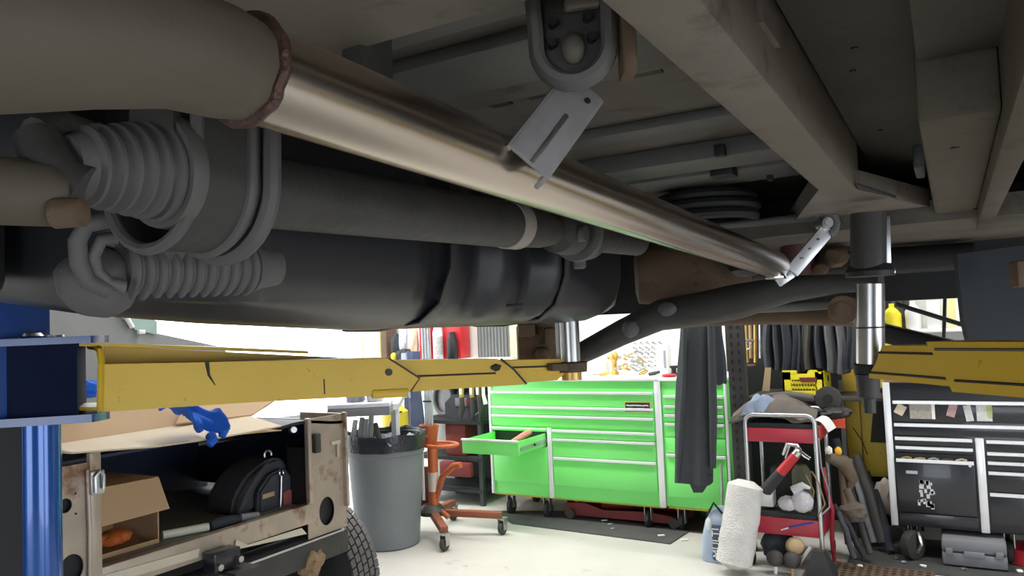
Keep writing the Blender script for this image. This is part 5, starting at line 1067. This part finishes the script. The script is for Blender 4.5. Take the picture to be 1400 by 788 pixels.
# workbench, left
wbn = thing('workbench', 'light grey workbench behind the trash bin', 'bench', (-3.7, 4.6, 0))
b = MB(); a_, c_ = pz(430, 572, .97), pz(545, 552, .97)
b.prism([V((a_.x-.3, a_.y-.10, .93)), V((c_.x, c_.y, .93)), V((c_.x-.5, c_.y+.7, .93)), V((a_.x-1.1, a_.y+.6, .93))], (0, 0, .04)); b.build('bench_top', lgrey_m, wbn)
dd = (V((c_.x, c_.y, 0))-V((a_.x-.3, a_.y-.1, 0))).normalized()
for t in (.12, .50, .96):
    p_ = V((a_.x-.3, a_.y-.10, 0)).lerp(V((c_.x, c_.y, 0)), t)+V((-.04, .06, 0)); MB().box(p_.x-.02, p_.x+.02, p_.y-.02, p_.y+.02, 0, .93).build('leg', lgrey_m, wbn)
p_ = pz(488, 572, .97)+V((-.1, .15, 0)); gb = thing('grey_case', 'flat blue-grey case on the workbench', 'case', p_)
MB().obox(p_+Z*.025, V((.15, .10, 0)), V((-.06, .09, 0)), Z*.025, .005).build('base', case_m, gb); MB().obox(p_+Z*.062, V((.15, .10, 0)), V((-.06, .09, 0)), Z*.012, .004).build('lid', M('case_white', (.7, .7, .76), .5), gb)
solo('bench_pot', MB().lathe(p_+V((-.06, .02, .074)), Z, [(0, .05), (.01, .055), (.12, .05), (.13, .04)], 18), M('slate', (.25, .26, .32), .5), 'slate-blue pot on the flat case on the workbench', 'pot')
solo('bench_jar', MB().lathe(p_+V((.06, .06, .074)), Z, [(0, .045), (.01, .05), (.10, .05), (.12, .03), (.16, .03)], 18), lgrey_m, 'pale grey jar beside the slate pot on the workbench', 'jar')
solo('yellow_drum', MB().lathe(V((pv(541, 600, 4.95).x, 4.95, .0)), Z, [(0, .10), (.01, .11), (.80, .11), (.84, .06), (.86, .05)], 22), M('drum_yellow', (.62, .48, .04), .45), 'tall yellow drum behind the trash bin', 'drum')
solo('looped_cable', MB().tube([pv(533, 600, 4.82), pv(534, 580, 4.82), pv(541, 566, 4.82), pv(549, 563, 4.82)], .008, 8), dark_m, 'black cord looped on the yellow drum', 'cord')
# back-wall shelf unit and hung items, X from -5 to -3.2
su = thing('black_shelf_unit', 'black steel shelf unit between the bin and the green chest', 'shelf', (-3.55, 5.5, 0))
xa, xb = pv(578, 600, 5.40).x, pv(668, 600, 5.40).x
for x in (xa, xb-.03):
    for y in (5.28, 5.72): MB().box(x, x+.035, y, y+.035, 0, 1.13).build('post', M('shelf_black', (.035, .042, .045), .5), su)
for z_ in (.10, .36, .66, 1.10): MB().box(xa, xb, 5.28, 5.755, z_, z_+.03).build('shelf_board', rub_m, su)
MB().box(xa, xb, 5.74, 5.755, 0, 1.12).build('dark_backing', dark_m, su)  # dark board added so the pale wall does not show behind the jack
xm = (xa+.30+xb)/2
tcs = thing('black_tool_bag', 'black tool bag with a red dot on the shelf unit', 'tool bag', (xm, 5.45, .69))
b = MB(); b.prism([(xa+.30, 5.33, .69), (xb-.045, 5.33, .69), (xb-.045, 5.33, .84), (xb-.14, 5.33, .90), (xa+.38, 5.33, .90), (xa+.30, 5.33, .83)], (0, .25, 0)); b.build('bag_body', pack_m, tcs)
MB().cyl((xb-.12, 5.33, .845), (xb-.12, 5.322, .845), .04, seg=20).build('red_badge', dred_m, tcs); MB().obox((xm-.02, 5.327, .84), X*.06, Y*.004, Z*.035, .001).build('silver_badge', case_m, tcs)
MB().tube(arc((xm, 5.4, .90), X*.10, Z*.07, 1, 0, math.pi, 10), .010, 8).build('bag_handle', pack_m, tcs)
for i, (x, m_, l_) in enumerate(((632, M('mustard_grip', (.45, .36, .05), .6), 'leftmost mustard-gripped tool hung over the black shelf unit'), (645, M('mustard_grip', (.45, .36, .05), .6), 'middle mustard-gripped tool hung over the black shelf unit'), (653, rust_m, 'rusty-gripped tool hung right of the mustard ones'))):
    hi_, lo_ = pv(x, 515, 5.26), pv(x-2+3*i, 572, 5.26); t_ = thing('hung_tool', l_, 'tool', lo_)
    MB().tube([hi_, hi_.lerp(lo_, .5)], [.018, .02], 8).build('grip', m_, t_); MB().tube([hi_.lerp(lo_, .5), hi_.lerp(lo_, .8)+X*.01, lo_], [.02, .026, .012], 8).build('jaw', dusty_black, t_)
    MB().obox(hi_.lerp(lo_, .35)-Y*.02, X*.012, Y*.004, Z*.03, .003).build('white_tag', paper_m, t_)
solo('wrapped_cable', MB().tube([pv(660, 510, 5.25), pv(661, 540, 5.25), pv(664, 553, 5.25)], [.012, .014, .018], 8), paper_m, 'white wrapped cord hanging left of the green chest', 'cord')
solo('bright_rod', MB().cyl(pv(647, 569, 5.27), pv(659, 561, 5.27), .006, seg=8), galv_m, 'thin bright rod across the shelf opening above the tool bag', 'rod')
solo('red_toolbox', MB().box(pv(612, 640, 5.33).x, pv(640, 640, 5.33).x, 5.31, 5.60, .39, .66, .012), dred_m, 'dark red toolbox on the lower shelf behind the orange jack', 'toolbox')
solo('red_floor_case', MB().box(pv(615, 668, 5.35).x, pv(658, 668, 5.35).x, 5.20, 5.26, .24, .36, .02), dred_m, 'low dark red case in front of the lower shelf', 'case')
solo('hanging_overalls', garment('o', '', pv(566, 540, 5.2).x, pv(566, 600, 5.2).x, .14, .19, 1.28, .55, 5.2, jack_m, .07, 3, 2), M('navy_denim', (.07, .085, .15), .9, var=.3, bump=.3, scale=12), 'navy overalls hanging behind the orange jack', 'overalls')
solo('pale_blue_cloth', garment('o', '', pv(557, 540, 5.12).x, pv(559, 562, 5.12).x, .05, .08, 1.27, .90, 5.10, jack_m, .03, 2, 4), M('pale_blue_cloth', (.36, .42, .60), .9), 'pale blue cloth strip hanging before the navy overalls', 'cloth')
gp = thing('grey_sheet', 'grey metal sheet on end behind the jack ram', 'sheet', (pv(606, 580, 5.6).x, 5.6, 0)); MB().box(pv(582, 580, 5.6).x, pv(618, 580, 5.6).x, 5.62, 5.66, 0, 1.16, .006).build('sheet', M('warm_grey', (.42, .41, .38), .7, var=.25), gp); MB().tube(arc(pv(606, 545, 5.6), X*.10, Z*.14, 1, 0, 6.28, 20)[:-1], .02, 8, closed=True).build('dark_ring', case_m, gp)
wsf = thing('back_shelf', 'long white shelf on the back wall behind the yellow arm', 'shelf', (-4.2, 5.7, 1.15)); MB().box(-4.98, -3.28, 5.58, 5.85, 1.17, 1.19, .003).build('board', white_m, wsf)
for x in (-4.7, -4.0, -3.4): MB().prism([(x, 5.6, 1.17), (x, 5.85, 1.17), (x, 5.85, .98)], (.02, 0, 0)).build('bracket', lgrey_m, wsf)
BI = [(484, 495, 432, white_m, 'white_carton', 'white tall carton, leftmost on the back shelf', 'carton'), (497, 520, 430, pale_yel, 'pale_carton', 'pale yellow carton just left of the brown board on the back shelf', 'carton'), (522, 529, 430, rust_m, 'brown_board', 'narrow brown board standing on the back shelf', 'board'), (574, 590, 434, red_m, 'red_carton', 'red carton, left one of two on the back shelf', 'carton'), (606, 630, 434, red_m, 'red_carton', 'red carton, right one of two on the back shelf', 'carton'), (697, 712, 430, pale_yel, 'yellow_carton', 'narrow yellow carton left of the cast bracket', 'carton')]
for xa_, xb_, y_, m_, nm, l_, ct_ in BI:
    a_, c_ = pv(xa_, y_, 5.66), pv(xb_, y_, 5.66); z1_ = min(a_.z, 1.75)+.05
    if a_.x > -3.28: solo(nm, MB().box(a_.x, c_.x, 5.72, 5.80, 0, z1_, .004), m_, l_, ct_)
    else: solo(nm, MB().box(a_.x, c_.x, 5.64, 5.80, 1.19, z1_, .004), m_, l_, ct_)
bt = pv(598, 470, 5.60); wbt = thing('white_bottle', 'white bottle with a grey label between two red cartons on the shelf', 'bottle', (bt.x, 5.61, 1.19))
MB().lathe((bt.x, 5.61, 1.19), Z, [(0, .04), (.008, .046), (.24, .046), (.30, .03), (.34, .02), (.35, .02)], 18).build('body', white_m, wbt); MB().lathe((bt.x, 5.61, 1.235), Z, [(0, .0465), (.16, .0465)], 18).build('label_band', M('label_grey', (.5, .48, .46), .6, var=.5, scale=50), wbt)
bt = pv(620, 470, 5.62); solo('dark_bottle', MB().lathe((bt.x, 5.60, 1.19), Z, [(0, .045), (.008, .05), (.16, .05), (.20, .03), (.24, .03)], 18), dark_m, 'black bottle before the right red carton', 'bottle')
q7 = pv(545, 470, 5.62)
for i, (x, w_, h_, m_, l_) in enumerate(((541, .06, .13, jack2_m, 'dark lumpy bag next to the brown board on the shelf'), (551, .045, .2, M('lilac_plastic', (.55, .55, .68), .4, var=.5, scale=30), 'lilac-grey crumpled wrapper on the back shelf'), (563, .05, .2, cardl_m, 'beige paper bag left of the first red carton'), (556, .08, .055, dark_m, 'black cable coil at the shelf front edge'))):
    p_ = pv(x, 470, 5.64); yy = 5.66 if i != 3 else 5.59
    solo('shelf_bundle', MB().ball((p_.x, yy, 1.19+h_*.9), w_, .05, h_, 3, .3, 2.5), m_, l_, 'bundle')
solo('yellow_ball', MB().ball((pv(539, 476, 5.58).x, 5.57, 1.225), .03, .03, .035, 2, .1), yel_m, 'small yellow ball at the shelf front', 'knob')
cp0, cp1 = pv(632, 440, 5.55).x, pv(697, 440, 5.55).x
cg = thing('corrugated_screen', 'dark grey corrugated screen standing behind the yellow arm', 'screen', ((cp0+cp1)/2, 5.62, 0))
b = MB(); b.sheet(lambda s, t: V((cp0+(cp1-cp0)*s, 5.785+.012*math.sin(s*2*math.pi*14), 1.08+.72*t)), 84, 1, .003); b.build('corrugated_sheet', M('screen_grey', (.19, .20, .20), .6, var=.12), cg)
for x in (cp0, cp1): MB().box(x-.012, x+.012, 5.80, 5.84, 0, 1.82).build('post', white_m, cg)
